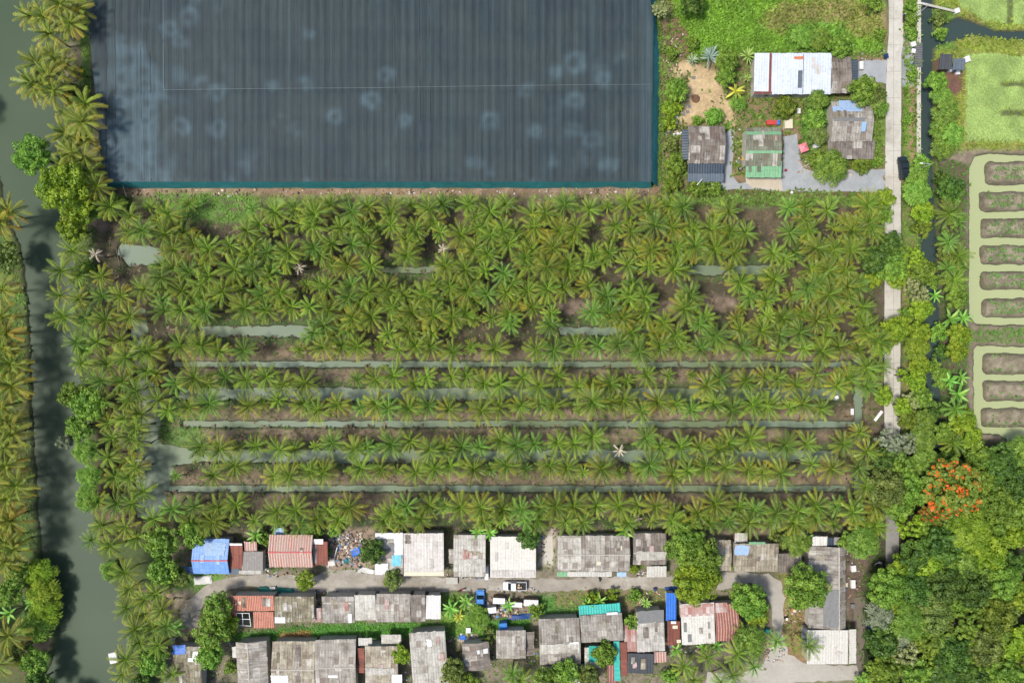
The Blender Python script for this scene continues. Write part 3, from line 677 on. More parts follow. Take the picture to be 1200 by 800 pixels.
def ordinal(n):
    u = ['zeroth', 'first', 'second', 'third', 'fourth', 'fifth', 'sixth', 'seventh', 'eighth', 'ninth', 'tenth', 'eleventh', 'twelfth', 'thirteenth', 'fourteenth', 'fifteenth', 'sixteenth', 'seventeenth', 'eighteenth', 'nineteenth']
    if n < 20: return u[n]
    t = {2: ('twentieth', 'twenty'), 3: ('thirtieth', 'thirty'), 4: ('fortieth', 'forty'), 5: ('fiftieth', 'fifty')}[n // 10]
    return t[0] if n % 10 == 0 else t[1] + '-' + u[n % 10]
HOLES = [(165, 297, 15), (878, 316, 5), (720, 389, 4), (345, 388, 0), (833, 316, 9), (683, 389, 9), (118, 263, 14), (672, 361, 12), (780, 360, 9), (842, 356, 12), (255, 258, 10), (115, 299, 8), (352, 314, 7), (520, 293, 7), (725, 527, 7), (555, 452, 0),
         (690, 262, 6), (895, 262, 8), (450, 318, 5), (500, 318, 6), (405, 386, 0), (300, 388, 14), (262, 388, 12), (335, 388, 12), (172, 380, 14), (1035, 310, 22), (1048, 240, 14)]
PALMS = []     # dict(x, y, s, crown, row)
def row(name, y, x0, x1, sp, jy_=5, skip=.06, s0=.86, s1=1.12, gaps=()):
    x = x0
    while x < x1:
        px = x + rnd.uniform(-4, 4); py = y + rnd.uniform(-jy_, jy_); x += sp * rnd.uniform(.86, 1.16)
        if rnd.random() < skip: continue
        if any(math.hypot(px - hx, py - hy) < hr + 9 for hx, hy, hr in HOLES if hr): continue
        if any(a <= px <= b for a, b in gaps): continue
        PALMS.append(dict(x=px, y=py, s=rnd.uniform(s0, s1) * (rnd.uniform(.5, .75) if rnd.random() < .12 else 1), c=rnd.choices(range(11), [3, 3, 3, 1.4, 2, 3, 2.5, 3, 1, 2, 3])[0], row=name))
for yy_, nm_ in ((257, 'top'), (281, 'second'), (305, 'third'), (329, 'fourth'), (353, 'fifth'), (377, 'sixth')):
    row('gaps just below the %s orchard row' % nm_, yy_, 150 if yy_ < 300 else 190, 1015, 46, 6, .1, .8, 1.08, ((230, 290),) if yy_ < 270 else ())
row('top orchard row beside the net', 246, 128, 1032, 23, 7, .12, .9, 1.15, ((230, 290),))
row('second orchard row below the net', 269, 105, 1030, 23, 7, .05, .95, 1.22)
row('third orchard row below the net', 292, 200, 1025, 23, 7, .05, .95, 1.22)
row('fourth orchard row below the net', 317, 180, 1018, 23, 7, .08, .95, 1.22)
row('fifth orchard row below the net', 341, 165, 1018, 23, 7, .04, .95, 1.22)
row('sixth orchard row below the net', 366, 175, 1022, 23, 7, .04, .95, 1.22)
row('sparse row along the hidden ditch', 389, 190, 1022, 25, 5, .18, .9, 1.15)
row('row above the topmost narrow ditch', 408, 170, 1024, 23, 4, .03, .95, 1.2)
row('row below the topmost narrow ditch', 447, 205, 1002, 21, 8, .08, .92, 1.22)
row('row above the middle narrow ditch', 475, 200, 1000, 21, 7, .08, .92, 1.22)
row('row below the middle narrow ditch', 519, 238, 1000, 21, 8, .08, .92, 1.22)
row('row above the lowest narrow ditch', 551, 205, 985, 21, 7, .08, .92, 1.22)
row('row below the lowest narrow ditch', 596, 205, 1005, 22, 6, .08, .92, 1.22)
row('last row behind the village roofs', 611, 222, 1010, 24, 4, .15, .9, 1.15)
def pts(name, L, c=None, s0=.85, s1=1.12):
    for x, y in L: PALMS.append(dict(x=x + rnd.uniform(-3, 3), y=y + rnd.uniform(-3, 3), s=rnd.uniform(s0, s1), c=rnd.choice(c or [0, 1, 2, 3, 5, 6, 7, 9, 10]), row=name))
pts('belt between river and left ditch',
    [(88, 292), (72, 318), (92, 322), (118, 326), (70, 345), (94, 350), (120, 348), (145, 345), (76, 372), (100, 375), (126, 372), (150, 372), (92, 400), (118, 402), (143, 398), (98, 425), (128, 425), (150, 420), (118, 448), (142, 446), (160, 460), (150, 466), (122, 468),
     (126, 492), (146, 492), (130, 512), (152, 512), (128, 538), (150, 540), (136, 562), (152, 560), (118, 585), (140, 592), (158, 590), (122, 612), (146, 616), (108, 630), (130, 640), (160, 628), (180, 605), (175, 435), (176, 410), (164, 482), (160, 500), (163, 520), (162, 548), (166, 572), (186, 470), (184, 440)])
pts('river clump below the blue roof', [(150, 690), (168, 700), (184, 694), (148, 712), (172, 720), (188, 712), (158, 734), (180, 738), (196, 730), (165, 752), (186, 756), (150, 770), (150, 668), (143, 792), (202, 790)])
pts('group at the right orchard end', [(1018, 262), (1012, 430), (1032, 428), (1015, 452), (1024, 438), (1008, 505), (1018, 528), (1004, 545), (1012, 568), (1022, 590), (1000, 598), (1024, 618), (1008, 622), (1016, 384), (1030, 400)])
pts('upper strip between river and net', [(52, 22), (70, 8), (58, 42), (46, 72), (56, 92), (40, 96), (80, 30), (88, 8), (62, 66), (44, 104), (36, 20), (66, 108), (72, 78)], [11, 12], .95, 1.2)
pts('lower strip between river and net', [(82, 132), (94, 146), (80, 158), (96, 166), (86, 178), (100, 184), (90, 198), (106, 204), (112, 220), (98, 122), (76, 196), (98, 216)], [3, 11, 1], 1.0, 1.2)
TALL = [(8, 248), (2, 262), (6, 340), (2, 372), (10, 388), (4, 405), (12, 424), (2, 440), (14, 455), (4, 474), (10, 492), (16, 508), (4, 524), (8, 548), (18, 568), (6, 584), (14, 610), (6, 634), (16, 640), (4, 656), (-4, 430), (-6, 500), (-4, 560), (-4, 610), (0, 780), (8, 745)]
pts('wall along the left bank', TALL, [11, 12, 13], 1.0, 1.25)
pts('group among the bottom houses', [(872, 742), (866, 764), (800, 782), (828, 772), (858, 790), (812, 797), (848, 800), (882, 782), (912, 752), (946, 756), (612, 794), (600, 788)], [0, 2, 4], .8, 1.05)
pts('group in the wooded east side', [(1118, 520), (1112, 252), (1122, 262), (1110, 285), (1122, 300), (1108, 316), (1116, 330), (1122, 480), (1150, 702), (1100, 745), (1165, 770)], [4, 0, 2], .8, 1.05)
for p in PALMS:
    p['h'] = 6.8 if 'left bank' in p['row'] else (5.8 if p['c'] >= 11 else PH) * p['s'] * rnd.uniform(.88, 1.2)
    p['big'] = p['s'] * (1.2 if p['c'] >= 11 else 1.0) / (H - p['h'])
vis = [p for p in PALMS if -4 < p['x'] < 1204 and -4 < p['y'] < 804]
byrow = {}
for p in PALMS: byrow.setdefault(p['row'], []).append(p)
for rname, L in byrow.items():
    vert = L[0]['row'].startswith(('belt', 'river clump', 'lower strip', 'upper strip', 'wall', 'group'))
    if vert and 'among' not in rname: L.sort(key=lambda p: p['y'])
    else: L.sort(key=lambda p: p['x'])
    for i, p in enumerate(L): p['i'] = i + 1; p['from'] = 'from the top in the ' if (vert and 'among' not in rname) else 'from the left in the '
order = sorted(vis, key=lambda p: -p['big'] - (1 if 'left bank' in p['row'] else 0)); chosen = set(id(p) for p in order[:296])
SV = []; SF = []; SC = []; TV = []; TF = []; nS = nT = 0
for p in PALMS:
    me_i = p['c']; rz = rnd.uniform(0, 2 * PI); h = p['h']; pos = W(p['x'], p['y'], h); sc = p['s']; ti = rnd.choice([0, 1, 1, 2])
    tilt = (rnd.uniform(-.26, .26), rnd.uniform(-.26, .26)); tz = rnd.uniform(0, 2 * PI)
    if 'left bank' in p['row']: tilt = (rnd.uniform(-.1, .1), .32); 
    if id(p) in chosen:
        look = 'yellowing ' if p['c'] in (3, 12, 13) else ''
        lab = '%scoconut palm, %s %s%s' % (look, ordinal(p['i']), p['from'], p['row'])
        root = empty('coconut_palm', (pos.x, pos.y, 0), rz, lab, 'palm tree', 'coconut palms')
        c = bpy.data.objects.new('crown', crown_me[me_i]); C.objects.link(c); c.parent = root; c.location = (0, 0, h); c.scale = (sc,) * 3; c.rotation_euler = (tilt[0], tilt[1], 0) if 'left bank' not in p['row'] else (0, .0, 0)
        if 'left bank' in p['row']: root.rotation_euler = (0, 0, 0); root.location.x -= h * .42; c.location.x = h * .42; c.rotation_euler = (0, .25, rnd.uniform(-3, 3))
        t = bpy.data.objects.new('trunk', trunk_me[ti]); C.objects.link(t); t.parent = root; t.location = (0, 0, h); t.rotation_euler = (0, 0, tz)
        t.scale = (1, 1, h / PH + .12)
        if 'left bank' in p['row']: t.location = (h * .42, 0, h); t.rotation_euler = (0, math.atan(.42), 0); t.scale = (1.2, 1.2, h / PH * 1.09 + .1)
    else:
        R = Matrix.Translation((pos.x, pos.y, h)) @ Matrix.Rotation(rz, 4, 'Z') @ Matrix.Rotation(tilt[1], 4, 'Y') @ Matrix.Rotation(tilt[0], 4, 'X') @ Matrix.Scale(sc, 4)
        A = np.array(R); V, F_, Cc = (crowns + ycrowns)[me_i]; T3 = tris(V, F_, Cc)
        SV.append(V @ A[:3, :3].T + A[:3, 3]); SF.append(T3 + nS); SC.append(Cc * rnd.uniform(.85, 1.15)); nS += len(V)
        V, F_ = trunks[ti]; ca, sa = math.cos(tz), math.sin(tz); sz = h / PH + .12
        V2 = np.stack([V[:, 0] * ca - V[:, 1] * sa + pos.x, V[:, 0] * sa + V[:, 1] * ca + pos.y, V[:, 2] * sz + h], -1)
        T3 = np.concatenate([F_[:, [0, 1, 2]], F_[:, [0, 2, 3]]]) + nT + 0
        TV.append(V2); TF.append(T3); nT += len(V)
sV = np.concatenate(SV + TV); sC = np.concatenate(SC + [np.tile(np.array(lin(130, 118, 98)[:3]), (nT, 1))]); sF = np.concatenate(SF + [t + nS for t in TF])
so = link('coconut_palms', mesh_np('coconut_palms', sV, sF, sC, 3), palm_leaf)
tag(so, 'the many smaller coconut palms filling the rest of the orchard rows', 'palm trees', kind='stuff')
print('PALMS', len(PALMS), 'visible', len(vis), 'stuff', len(SV))

# leafy crowns
def leaf_crown(seed, R, nclump, per, flat=.7, ll=.5, lw=.3, droop=0, fl=0, cr=(.24, .4), under=.15):
    r = np.random.RandomState(seed); Vs = []; Cs = []
    for k in range(nclump):
        rho = R * math.sqrt((k + .5) / nclump) * .84; a = k * 2.39996 + r.uniform(-.35, .35)
        rho *= r.uniform(.86, 1.1)
        dome = math.sqrt(max(0, 1 - min(1, rho / R) ** 2)); zc = flat * R * dome * r.uniform(.4, 1.25)
        c = np.array([rho * math.cos(a), rho * math.sin(a), zc]); rc = R * r.uniform(*cr)
        d = r.normal(size=(per, 3)); d[:, 2] = np.abs(d[:, 2]) * 1.0 - .35 * (r.rand(per) < .4); d /= np.linalg.norm(d, axis=1)[:, None]
        pos = c + d * rc * (r.uniform(.72, 1.05, (per, 1))) * np.array([1, 1, .75])
        nrm = d + r.normal(size=(per, 3)) * .38; nrm /= np.linalg.norm(nrm, axis=1)[:, None]
        t = np.cross(nrm, r.normal(size=(per, 3))); 
        if droop: t = t * (1 - droop) + (d * np.array([1, 1, .3]) + np.array([0, 0, -.5])) * droop * 1.5
        t /= np.linalg.norm(t, axis=1)[:, None] + 1e-9; b_ = np.cross(nrm, t); b_ /= np.linalg.norm(b_, axis=1)[:, None] + 1e-9
        s = r.uniform(.7, 1.3, (per, 1)); L_ = ll * s; w_ = lw * s
        q = np.stack([pos - t * L_ / 2, pos + b_ * w_ / 2, pos + t * L_ / 2, pos - b_ * w_ / 2], 1); Vs.append(q.reshape(-1, 3))
        g = r.uniform(0, 1); col = np.stack([r.rand(per), np.full(per, g), np.zeros(per)], -1)
        if fl and r.rand() < fl: col[:, 2] = (r.rand(per) < r.uniform(.1, .6)) * (d[:, 2] > .1)
        Cs.append(np.repeat(col, 4, 0))
    V = np.concatenate(Vs); return V, np.arange(len(V)).reshape(-1, 4), np.concatenate(Cs)
def tree_trunk(R, h, seed, n=6, limbs=6):
    r = random.Random(seed); mb = MB(); r0 = .05 + R * .055
    top = Vector((r.uniform(-.2, .2), r.uniform(-.2, .2), h * .6)); mb.tube((0, 0, -.05), top, r0, r0 * .72, 7)
    for i in range(limbs):
        a = 2 * PI * i / limbs + r.uniform(-.4, .4); q = Vector((math.cos(a) * R * .32, math.sin(a) * R * .32, h + R * .12)); e = Vector((math.cos(a) * R * .72, math.sin(a) * R * .72, h + R * r.uniform(.2, .42)))
        mb.tube(top, q, r0 * .5, r0 * .3, 5); mb.tube(q, e, r0 * .3, r0 * .08, 4); 
        for s in (-.5, .5): mb.tube(q, (math.cos(a + s) * R * .6, math.sin(a + s) * R * .6, h + R * .3), r0 * .2, r0 * .06, 4)
    mb.tube(top, (top.x, top.y, h + R * .45), r0 * .6, r0 * .1, 5)
    me = bpy.data.meshes.new('trunk'); me.from_pydata(mb.v, [], mb.f); me.update(); me.materials.append(M['trunk']); return me
TS = {}      # style -> size class -> list of meshes
def mk(style, R, seeds, **kw):
    L = []
    for s in seeds:
        V, F_, Cc = leaf_crown(s, R, **kw); L.append(mesh_np('crown', V, F_, Cc))
    TS.setdefault(style, {})[R] = L
mk('leafy', 1.5, (1, 2, 3), nclump=16, per=48, ll=.36, lw=.22)
mk('leafy', 3.0, (4, 5, 6), nclump=30, per=105, ll=.42, lw=.27, cr=(.18, .32))
mk('leafy', 5.0, (7, 8), nclump=58, per=130, ll=.46, lw=.3, cr=(.14, .26))
mk('feather', 1.5, (11, 12), nclump=18, per=60, ll=.5, lw=.10, droop=.75)
mk('feather', 3.0, (14, 15), nclump=34, per=120, ll=.6, lw=.11, droop=.75, cr=(.2, .36))
mk('feather', 5.0, (16, 17), nclump=64, per=150, ll=.65, lw=.12, droop=.7, cr=(.16, .28))
mk('airy', 1.5, (21,), nclump=10, per=40, ll=.4, lw=.25, cr=(.16, .26))
mk('airy', 3.0, (22, 23), nclump=30, per=48, ll=.42, lw=.27, cr=(.1, .2))
mk('airy', 5.0, (24, 25), nclump=66, per=62, ll=.5, lw=.3, cr=(.08, .15))
mk('flame', 5.0, (31,), nclump=150, per=60, ll=.46, lw=.3, cr=(.07, .14), fl=.55, flat=.45)
TRK = {R: [tree_trunk(R, 1.0 * R * .8 + .8, 50 + i * 7 + int(R * 3)) for i in range(2)] for R in (1.5, 3.0, 5.0)}
LM = dict(
    dark=veg_mat('leaf_dark', .2, .5, lin(48, 86, 30), lin(124, 160, 64)),
    mid=veg_mat('leaf_mid', .25, .5, lin(84, 128, 38), lin(170, 204, 80)),
    lime=veg_mat('leaf_lime', .3, .5, lin(106, 150, 32), lin(192, 216, 68)),
    yellow=veg_mat('leaf_yellow_green', .3, .5, lin(84, 116, 34), lin(168, 190, 70)),
    olive=veg_mat('leaf_olive', .25, .5, lin(86, 112, 46), lin(164, 182, 90)),
    pale=veg_mat('leaf_pale', .3, .5, lin(130, 150, 84), lin(214, 220, 150)),
    grey=veg_mat('leaf_grey_green', .25, .5, lin(112, 130, 92), lin(184, 194, 158)),
    fresh=veg_mat('leaf_fresh', .28, .5, lin(98, 150, 44), lin(174, 214, 90)),
    flame=veg_mat('leaf_flame', .25, .5, lin(88, 120, 40), lin(166, 190, 78), lin(250, 112, 46, .75)),
)
def tree(px, py, r, style, mt, label, hk=1.0, name='tree', cat='tree', group=None, sx=1.0, sy=1.0, rz=None, wd=None):
    """px, py, r in photo pixels of the crown as seen"""
    Rw = r * S; cls = min(TS[style], key=lambda k: abs(math.log(k / Rw))); k = Rw / cls
    h0 = (cls * .8 + .8); 
    if name == 'bush': h0 = cls * .25 + .15
    r = r * (1.2 if (px > 1010 and name == 'tree') else 1.1 if r > 18 else 1.04); Rw = r * S; hh = h0 * k * hk; P = W(px, py, hh + Rw * .35)
    root = empty(name, (P.x, P.y, 0), 0, label, cat, group)
    c = bpy.data.objects.new('crown', rnd.choice(TS[style][cls])); C.objects.link(c); c.parent = root; c.location = (0, 0, hh)
    kk = k * .93
    c.scale = (kk * sx, kk * sy, kk); c.rotation_euler = (0, 0, rnd.uniform(0, 6.28) if sx == sy else (rz or 0))
    if not c.data.materials: c.data.materials.append(LM[mt])
    c.material_slots[0].link = 'OBJECT'; c.material_slots[0].material = LM[mt]
    t = bpy.data.objects.new('trunk', rnd.choice(TRK[cls])); C.objects.link(t); t.parent = root; t.scale = (k, k, hh / (cls * .8 + .8))
    return root
T = [  # px, py, r, style, material, label, [options]
 (38, 181, 25, 'leafy', 'fresh', 'round green tree leaning over the river opposite the net corner'),
 (73, 220, 33, 'leafy', 'lime', 'bright lime tree on the river bank below the round green tree'),
 (94, 240, 22, 'leafy', 'lime', 'lime tree just below the left lower corner of the shade net'),
 (84, 268, 20, 'leafy', 'lime', 'small bright lime tree at the foot of the bigger lime trees'),
 (112, 245, 14, 'feather', 'mid', 'soft green tree right of the lime trees by the net corner'),
 (134, 240, 14, 'feather', 'mid', 'soft green shrub under the left end of the net edge', dict(name='bush', cat='bush')),
 (84, 110, 14, 'leafy', 'dark', 'dark green bush between the river palms and the net', dict(name='bush', cat='bush')),
 (92, 84, 10, 'airy', 'lime', 'bright yellow green sapling beside the left edge of the net'),
 (100, 12, 9, 'leafy', 'dark', 'dark bush squeezed against the top left corner of the net', dict(name='bush', cat='bush')),
 (6, 300, 20, 'leafy', 'olive', 'olive green round tree on the left bank between tall palms'),
 (104, 474, 22, 'leafy', 'mid', 'broad dark green tree at the river edge beside the palm belt'),
 (84, 462, 17, 'leafy', 'mid', 'green tree touching the water at the river bend'),
 (92, 500, 17, 'leafy', 'mid', 'green tree directly below the broad one at the river bend'),
 (74, 518, 12, 'airy', 'grey', 'nearly bare grey green bush standing in the river margin', dict(name='bush', cat='bush')),
 (100, 528, 16, 'feather', 'fresh', 'feathery green tree on the river margin beside the bare bush'),
 (106, 558, 16, 'feather', 'fresh', 'feathery green tree halfway down the river margin'),
 (104, 584, 16, 'feather', 'fresh', 'lowest feathery green tree on the river margin'),
 (98, 408, 11, 'leafy', 'fresh', 'bright small tree among palms above the river bend'),
 (102, 312, 10, 'leafy', 'fresh', 'small bright bush near the pale dead palm', dict(name='bush', cat='bush')),
 (46, 672, 20, 'feather', 'lime', 'lime creeper mound at the top of the left bank bulge', dict(name='bush', cat='bush')),
 (50, 694, 22, 'feather', 'lime', 'lime creeper mound in the middle of the left bank bulge', dict(name='bush', cat='bush')),
 (53, 716, 19, 'feather', 'lime', 'lime creeper mound hanging low over the left bank bulge', dict(name='bush', cat='bush')),
 (44, 734, 19, 'feather', 'mid', 'green creeper mound at the bottom of the left bank bulge', dict(name='bush', cat='bush')),
 (20, 668, 16, 'leafy', 'fresh', 'bright green tree behind the lime creepers on the left bank'),
 (10, 694, 18, 'leafy', 'fresh', 'bright green tree at the left edge beside the creepers'),
 (40, 776, 18, 'leafy', 'mid', 'green tree on the left bank below the bare patch'),
 (18, 762, 16, 'leafy', 'olive', 'olive green tree in the lower left corner'),
 (44, 800, 18, 'leafy', 'dark', 'dark green tree at the bottom of the left bank'),
 (190, 636, 22, 'leafy', 'mid', 'big rounded green tree at the left of the blue roof'),
 (227, 624, 19, 'leafy', 'mid', 'rounded green tree touching the top of the blue roof'),
 (190, 668, 20, 'leafy', 'mid', 'soft green tree left of the small blue lean-to roof'),
 (212, 676, 13, 'leafy', 'olive', 'small olive tree below the blue lean-to roof'),
 (178, 776, 19, 'leafy', 'fresh', 'round fresh green tree in the palm clump by the river'),
 (165, 800, 14, 'leafy', 'dark', 'dark bush under the round tree at the bottom edge', dict(name='bush', cat='bush')),
 (128, 668, 12, 'feather', 'fresh', 'low bush on the river edge above the palm clump', dict(name='bush', cat='bush')),
 (254, 712, 19, 'leafy', 'fresh', 'topmost tree of the hedge left of the orange roof'),
 (248, 740, 22, 'leafy', 'fresh', 'widest tree of the hedge left of the orange roof'),
 (268, 732, 14, 'leafy', 'lime', 'lime tree tucked against the orange roof'),
 (247, 768, 18, 'leafy', 'fresh', 'lowest tree of the hedge between mossy and grey roofs'),
 (270, 782, 9, 'leafy', 'mid', 'small bush at the left corner of the bottom grey roof', dict(name='bush', cat='bush')),
 (358, 680, 13, 'leafy', 'lime', 'small round lime tree on the track below the pink roof'),
 (436, 646, 17, 'leafy', 'dark', 'dark green round tree right of the rubbish yard'),
 (460, 679, 13, 'leafy', 'olive', 'small olive tree on the track below the cyan patched roof'),
 (384, 645, 6, 'leafy', 'fresh', 'tiny bush growing out of the small rusty roof', dict(name='bush', cat='bush')),
 (368, 622, 11, 'leafy', 'fresh', 'low green bush above the rusty annex', dict(name='bush', cat='bush')),
 (392, 620, 10, 'leafy', 'fresh', 'low green bush above the rubbish yard', dict(name='bush', cat='bush')),
 (620, 630, 15, 'leafy', 'dark', 'dark tree overhanging the upper right corner of a white roof'),
 (308, 630, 11, 'leafy', 'fresh', 'fresh bush between the small striped roof and pink roof', dict(name='bush', cat='bush')),
 (743, 666, 7, 'leafy', 'lime', 'small lime bush between two grey roofs by the track', dict(name='bush', cat='bush')),
 (806, 640, 27, 'leafy', 'mid', 'large green tree hiding the row of roofs'),
 (822, 656, 27, 'leafy', 'mid', 'broad green tree merging with the lime tree on the track'),
 (813, 682, 29, 'leafy', 'lime', 'large bright lime tree standing over the village track'),
 (834, 676, 14, 'leafy', 'lime', 'smaller lime tree at the right of the large lime one'),
 (862, 662, 7, 'leafy', 'mid', 'small bush between two grey roofs beyond the lime tree', dict(name='bush', cat='bush')),
 (934, 634, 17, 'feather', 'mid', 'feathery green tree on the roof corner behind the palms'),
 (912, 632, 13, 'leafy', 'olive', 'olive bush at the top edge of the long grey roof', dict(name='bush', cat='bush')),
 (946, 689, 29, 'leafy', 'mid', 'spreading green tree leaning on the long narrow grey roof'),
 (880, 706, 23, 'leafy', 'fresh', 'fresh green tree right of the rust striped roof'),
 (868, 694, 14, 'leafy', 'mid', 'green tree at the bend of the village track'),
 (886, 720, 16, 'leafy', 'lime', 'lime green tree beside the paved yard entrance'),
 (878, 752, 20, 'feather', 'fresh', 'feathery fresh tree with palms below the rust striped roof'),
 (1010, 636, 20, 'feather', 'fresh', 'feathery bright tree at the top of the dark soil yard'),
 (992, 632, 11, 'leafy', 'mid', 'low green tree beside the dark blue roof piece'),
 (470, 766, 13, 'leafy', 'lime', 'lime green tree between two bottom row grey roofs'),
 (532, 786, 17, 'leafy', 'olive', 'olive tree right of the large tilted grey roof'),
 (548, 800, 14, 'leafy', 'mid', 'green bush below the small dark roof', dict(name='bush', cat='bush')),
 (560, 722, 15, 'feather', 'fresh', 'feathery shrub beside the rubble yard below the track', dict(name='bush', cat='bush')),
 (572, 744, 12, 'airy', 'olive', 'thin olive shrub left of the dark grey middle roof', dict(name='bush', cat='bush')),
 (640, 796, 18, 'leafy', 'mid', 'green tree at the bottom edge below the tilted grey roof'),
 (664, 788, 18, 'leafy', 'mid', 'green tree beside the bottom of the tilted grey roof'),
 (690, 792, 16, 'leafy', 'olive', 'olive tree below the cream and teal roof'),
 (708, 766, 16, 'leafy', 'mid', 'green tree growing between the teal sheets and grey roof'),
 (740, 728, 10, 'leafy', 'mid', 'small green tree above the red and white roof pieces'),
 (628, 714, 11, 'leafy', 'mid', 'green bush at the end of the dark blue tarp', dict(name='bush', cat='bush')),
 (786, 793, 12, 'leafy', 'fresh', 'bright shrub right of the charcoal roof', dict(name='bush', cat='bush')),
 (695, 700, 10, 'leafy', 'lime', 'lime shrub on the verge above the teal roof', dict(name='bush', cat='bush')),
 (718, 696, 10, 'airy', 'lime', 'thin lime shrub on the verge right of the teal roof', dict(name='bush', cat='bush')),
 (744, 697, 9, 'leafy', 'mid', 'green shrub on the verge left of the blue shed', dict(name='bush', cat='bush')),
 # compound
 (774, 12, 13, 'airy', 'pale', 'pale dry tree at the top right corner of the net'),
 (812, 4, 16, 'leafy', 'dark', 'dark green tree at the top edge behind the bright weeds'),
 (788, 62, 9, 'leafy', 'mid', 'low bush beside the net right edge near the pale palms', dict(name='bush', cat='bush')),
 (793, 105, 15, 'leafy', 'mid', 'green tree left of the sandy yard'),
 (787, 126, 13, 'leafy', 'lime', 'lime bush below the green tree left of the sandy yard', dict(name='bush', cat='bush')),
 (784, 144, 11, 'leafy', 'lime', 'lime bush beside the white board near the net', dict(name='bush', cat='bush')),
 (786, 172, 10, 'leafy', 'olive', 'olive bush left of the navy lean-to', dict(name='bush', cat='bush')),
 (792, 192, 15, 'leafy', 'mid', 'green bush left of the navy roof extension', dict(name='bush', cat='bush')),
 (788, 214, 13, 'leafy', 'yellow', 'yellow green bush near the lower right corner of the net', dict(name='bush', cat='bush')),
 (818, 220, 12, 'leafy', 'mid', 'left one of two round bushes below the navy roof', dict(name='bush', cat='bush')),
 (837, 220, 12, 'leafy', 'mid', 'right one of two round bushes below the navy roof', dict(name='bush', cat='bush')),
 (817, 141, 7, 'leafy', 'fresh', 'small bush at the top left of the brown roof', dict(name='bush', cat='bush')),
 (837, 137, 13, 'leafy', 'fresh', 'larger bush at the top right of the brown roof', dict(name='bush', cat='bush')),
 (852, 70, 15, 'leafy', 'mid', 'green tree right of the silver fan palm'),
 (850, 90, 13, 'leafy', 'mid', 'green tree bordering the sandy yard on its right'),
 (865, 120, 11, 'feather', 'fresh', 'pale feathery bush left of the white metal roof', dict(name='bush', cat='bush')),
 (812, 52, 9, 'leafy', 'mid', 'green bush above the small silver fan palm', dict(name='bush', cat='bush')),
 (920, 125, 15, 'leafy', 'yellow', 'yellow spotted bush below the white metal roof', dict(name='bush', cat='bush')),
 (958, 118, 13, 'feather', 'mid', 'feathery tree between the white roof and grey house'),
 (955, 140, 15, 'leafy', 'mid', 'green tree left of the grey house with the blue tarp'),
 (958, 158, 13, 'feather', 'olive', 'olive tree at the lower left of the grey house'),
 (1012, 106, 19, 'leafy', 'mid', 'round green tree above the blue tarped house'),
 (1026, 112, 15, 'leafy', 'olive', 'olive green tree between the round tree and the road'),
 (1032, 124, 12, 'feather', 'mid', 'feathery tree on the verge right of the tarped house'),
 (974, 196, 21, 'feather', 'mid', 'large feathery round bush below the grey house', dict(name='bush', cat='bush')),
 (958, 188, 12, 'leafy', 'mid', 'bush touching the left side of the large feathery bush', dict(name='bush', cat='bush')),
 (1010, 192, 13, 'leafy', 'yellow', 'yellow green bush between feathery bush and road', dict(name='bush', cat='bush')),
 (1026, 190, 8, 'leafy', 'mid', 'little bush on the road side below the grey house', dict(name='bush', cat='bush')),
 (984, 54, 15, 'leafy', 'mid', 'green tree behind the brown end of the white roof'),
 (962, 46, 14, 'feather', 'mid', 'feathery shrub behind the white metal roof', dict(name='bush', cat='bush')),
 (940, 44, 14, 'feather', 'fresh', 'fresh feathery shrub in the weeds behind the white roof', dict(name='bush', cat='bush')),
 (1024, 6, 11, 'leafy', 'mid', 'green bush at the top edge left of the road', dict(name='bush', cat='bush')),
 (1032, 40, 8, 'leafy', 'mid', 'small green bush on the left road verge', dict(name='bush', cat='bush')),
 (1068, 8, 8, 'leafy', 'mid', 'top green bush between the road and canal wall', dict(name='bush', cat='bush')),
 (1068, 24, 8, 'leafy', 'mid', 'second green bush between the road and canal wall', dict(name='bush', cat='bush')),
 (1068, 40, 8, 'leafy', 'fresh', 'third green bush between the road and canal wall', dict(name='bush', cat='bush')),
 (1069, 88, 7, 'leafy', 'mid', 'small dark bush beside the canal wall below the platform', dict(name='bush', cat='bush')),
 (1064, 140, 7, 'leafy', 'mid', 'low bush on the verge above the parked dark pickup', dict(name='bush', cat='bush')),
 # canal side, right of the road
 (1098, 96, 14, 'leafy', 'fresh', 'light green tree on the far canal bank below the dark hut'),
 (1104, 112, 13, 'feather', 'fresh', 'soft green tree on the far canal bank, second from the hut'),
 (1110, 130, 16, 'feather', 'fresh', 'soft green tree on the far canal bank beside the bright field'),
 (1102, 152, 14, 'feather', 'fresh', 'soft green tree leaning over the dark canal'),
 (1116, 158, 16, 'feather', 'fresh', 'soft green tree at the lower left corner of the bright field'),
 (1106, 174, 14, 'feather', 'mid', 'lowest soft green tree before the milky ponds'),
 (1100, 22, 10, 'leafy', 'olive', 'olive bush by the plank bridge on the far canal bank', dict(name='bush', cat='bush')),
 (1102, 40, 9, 'leafy', 'mid', 'green bush between the plank bridge and dark hut', dict(name='bush', cat='bush')),
 (1080, 192, 12, 'leafy', 'fresh', 'green bush at the end of the canal wall', dict(name='bush', cat='bush')),
 (1076, 206, 13, 'feather', 'fresh', 'feathery tree just right of the dark pickup'),
 (1076, 226, 17, 'feather', 'fresh', 'broad feathery pale green tree right of the road'),
 (1082, 248, 15, 'leafy', 'lime', 'lime tree right of the road below the feathery one'),
 (1082, 268, 12, 'leafy', 'yellow', 'yellow green tree right of the road'),
 (1038, 232, 13, 'leafy', 'lime', 'bright lime tree at the orchard corner beside the road'),
 (1034, 250, 14, 'leafy', 'mid', 'green tree below the bright lime one at the orchard corner'),
 (1044, 286, 17, 'leafy', 'dark', 'dark tree whose crown covers the road top part'),
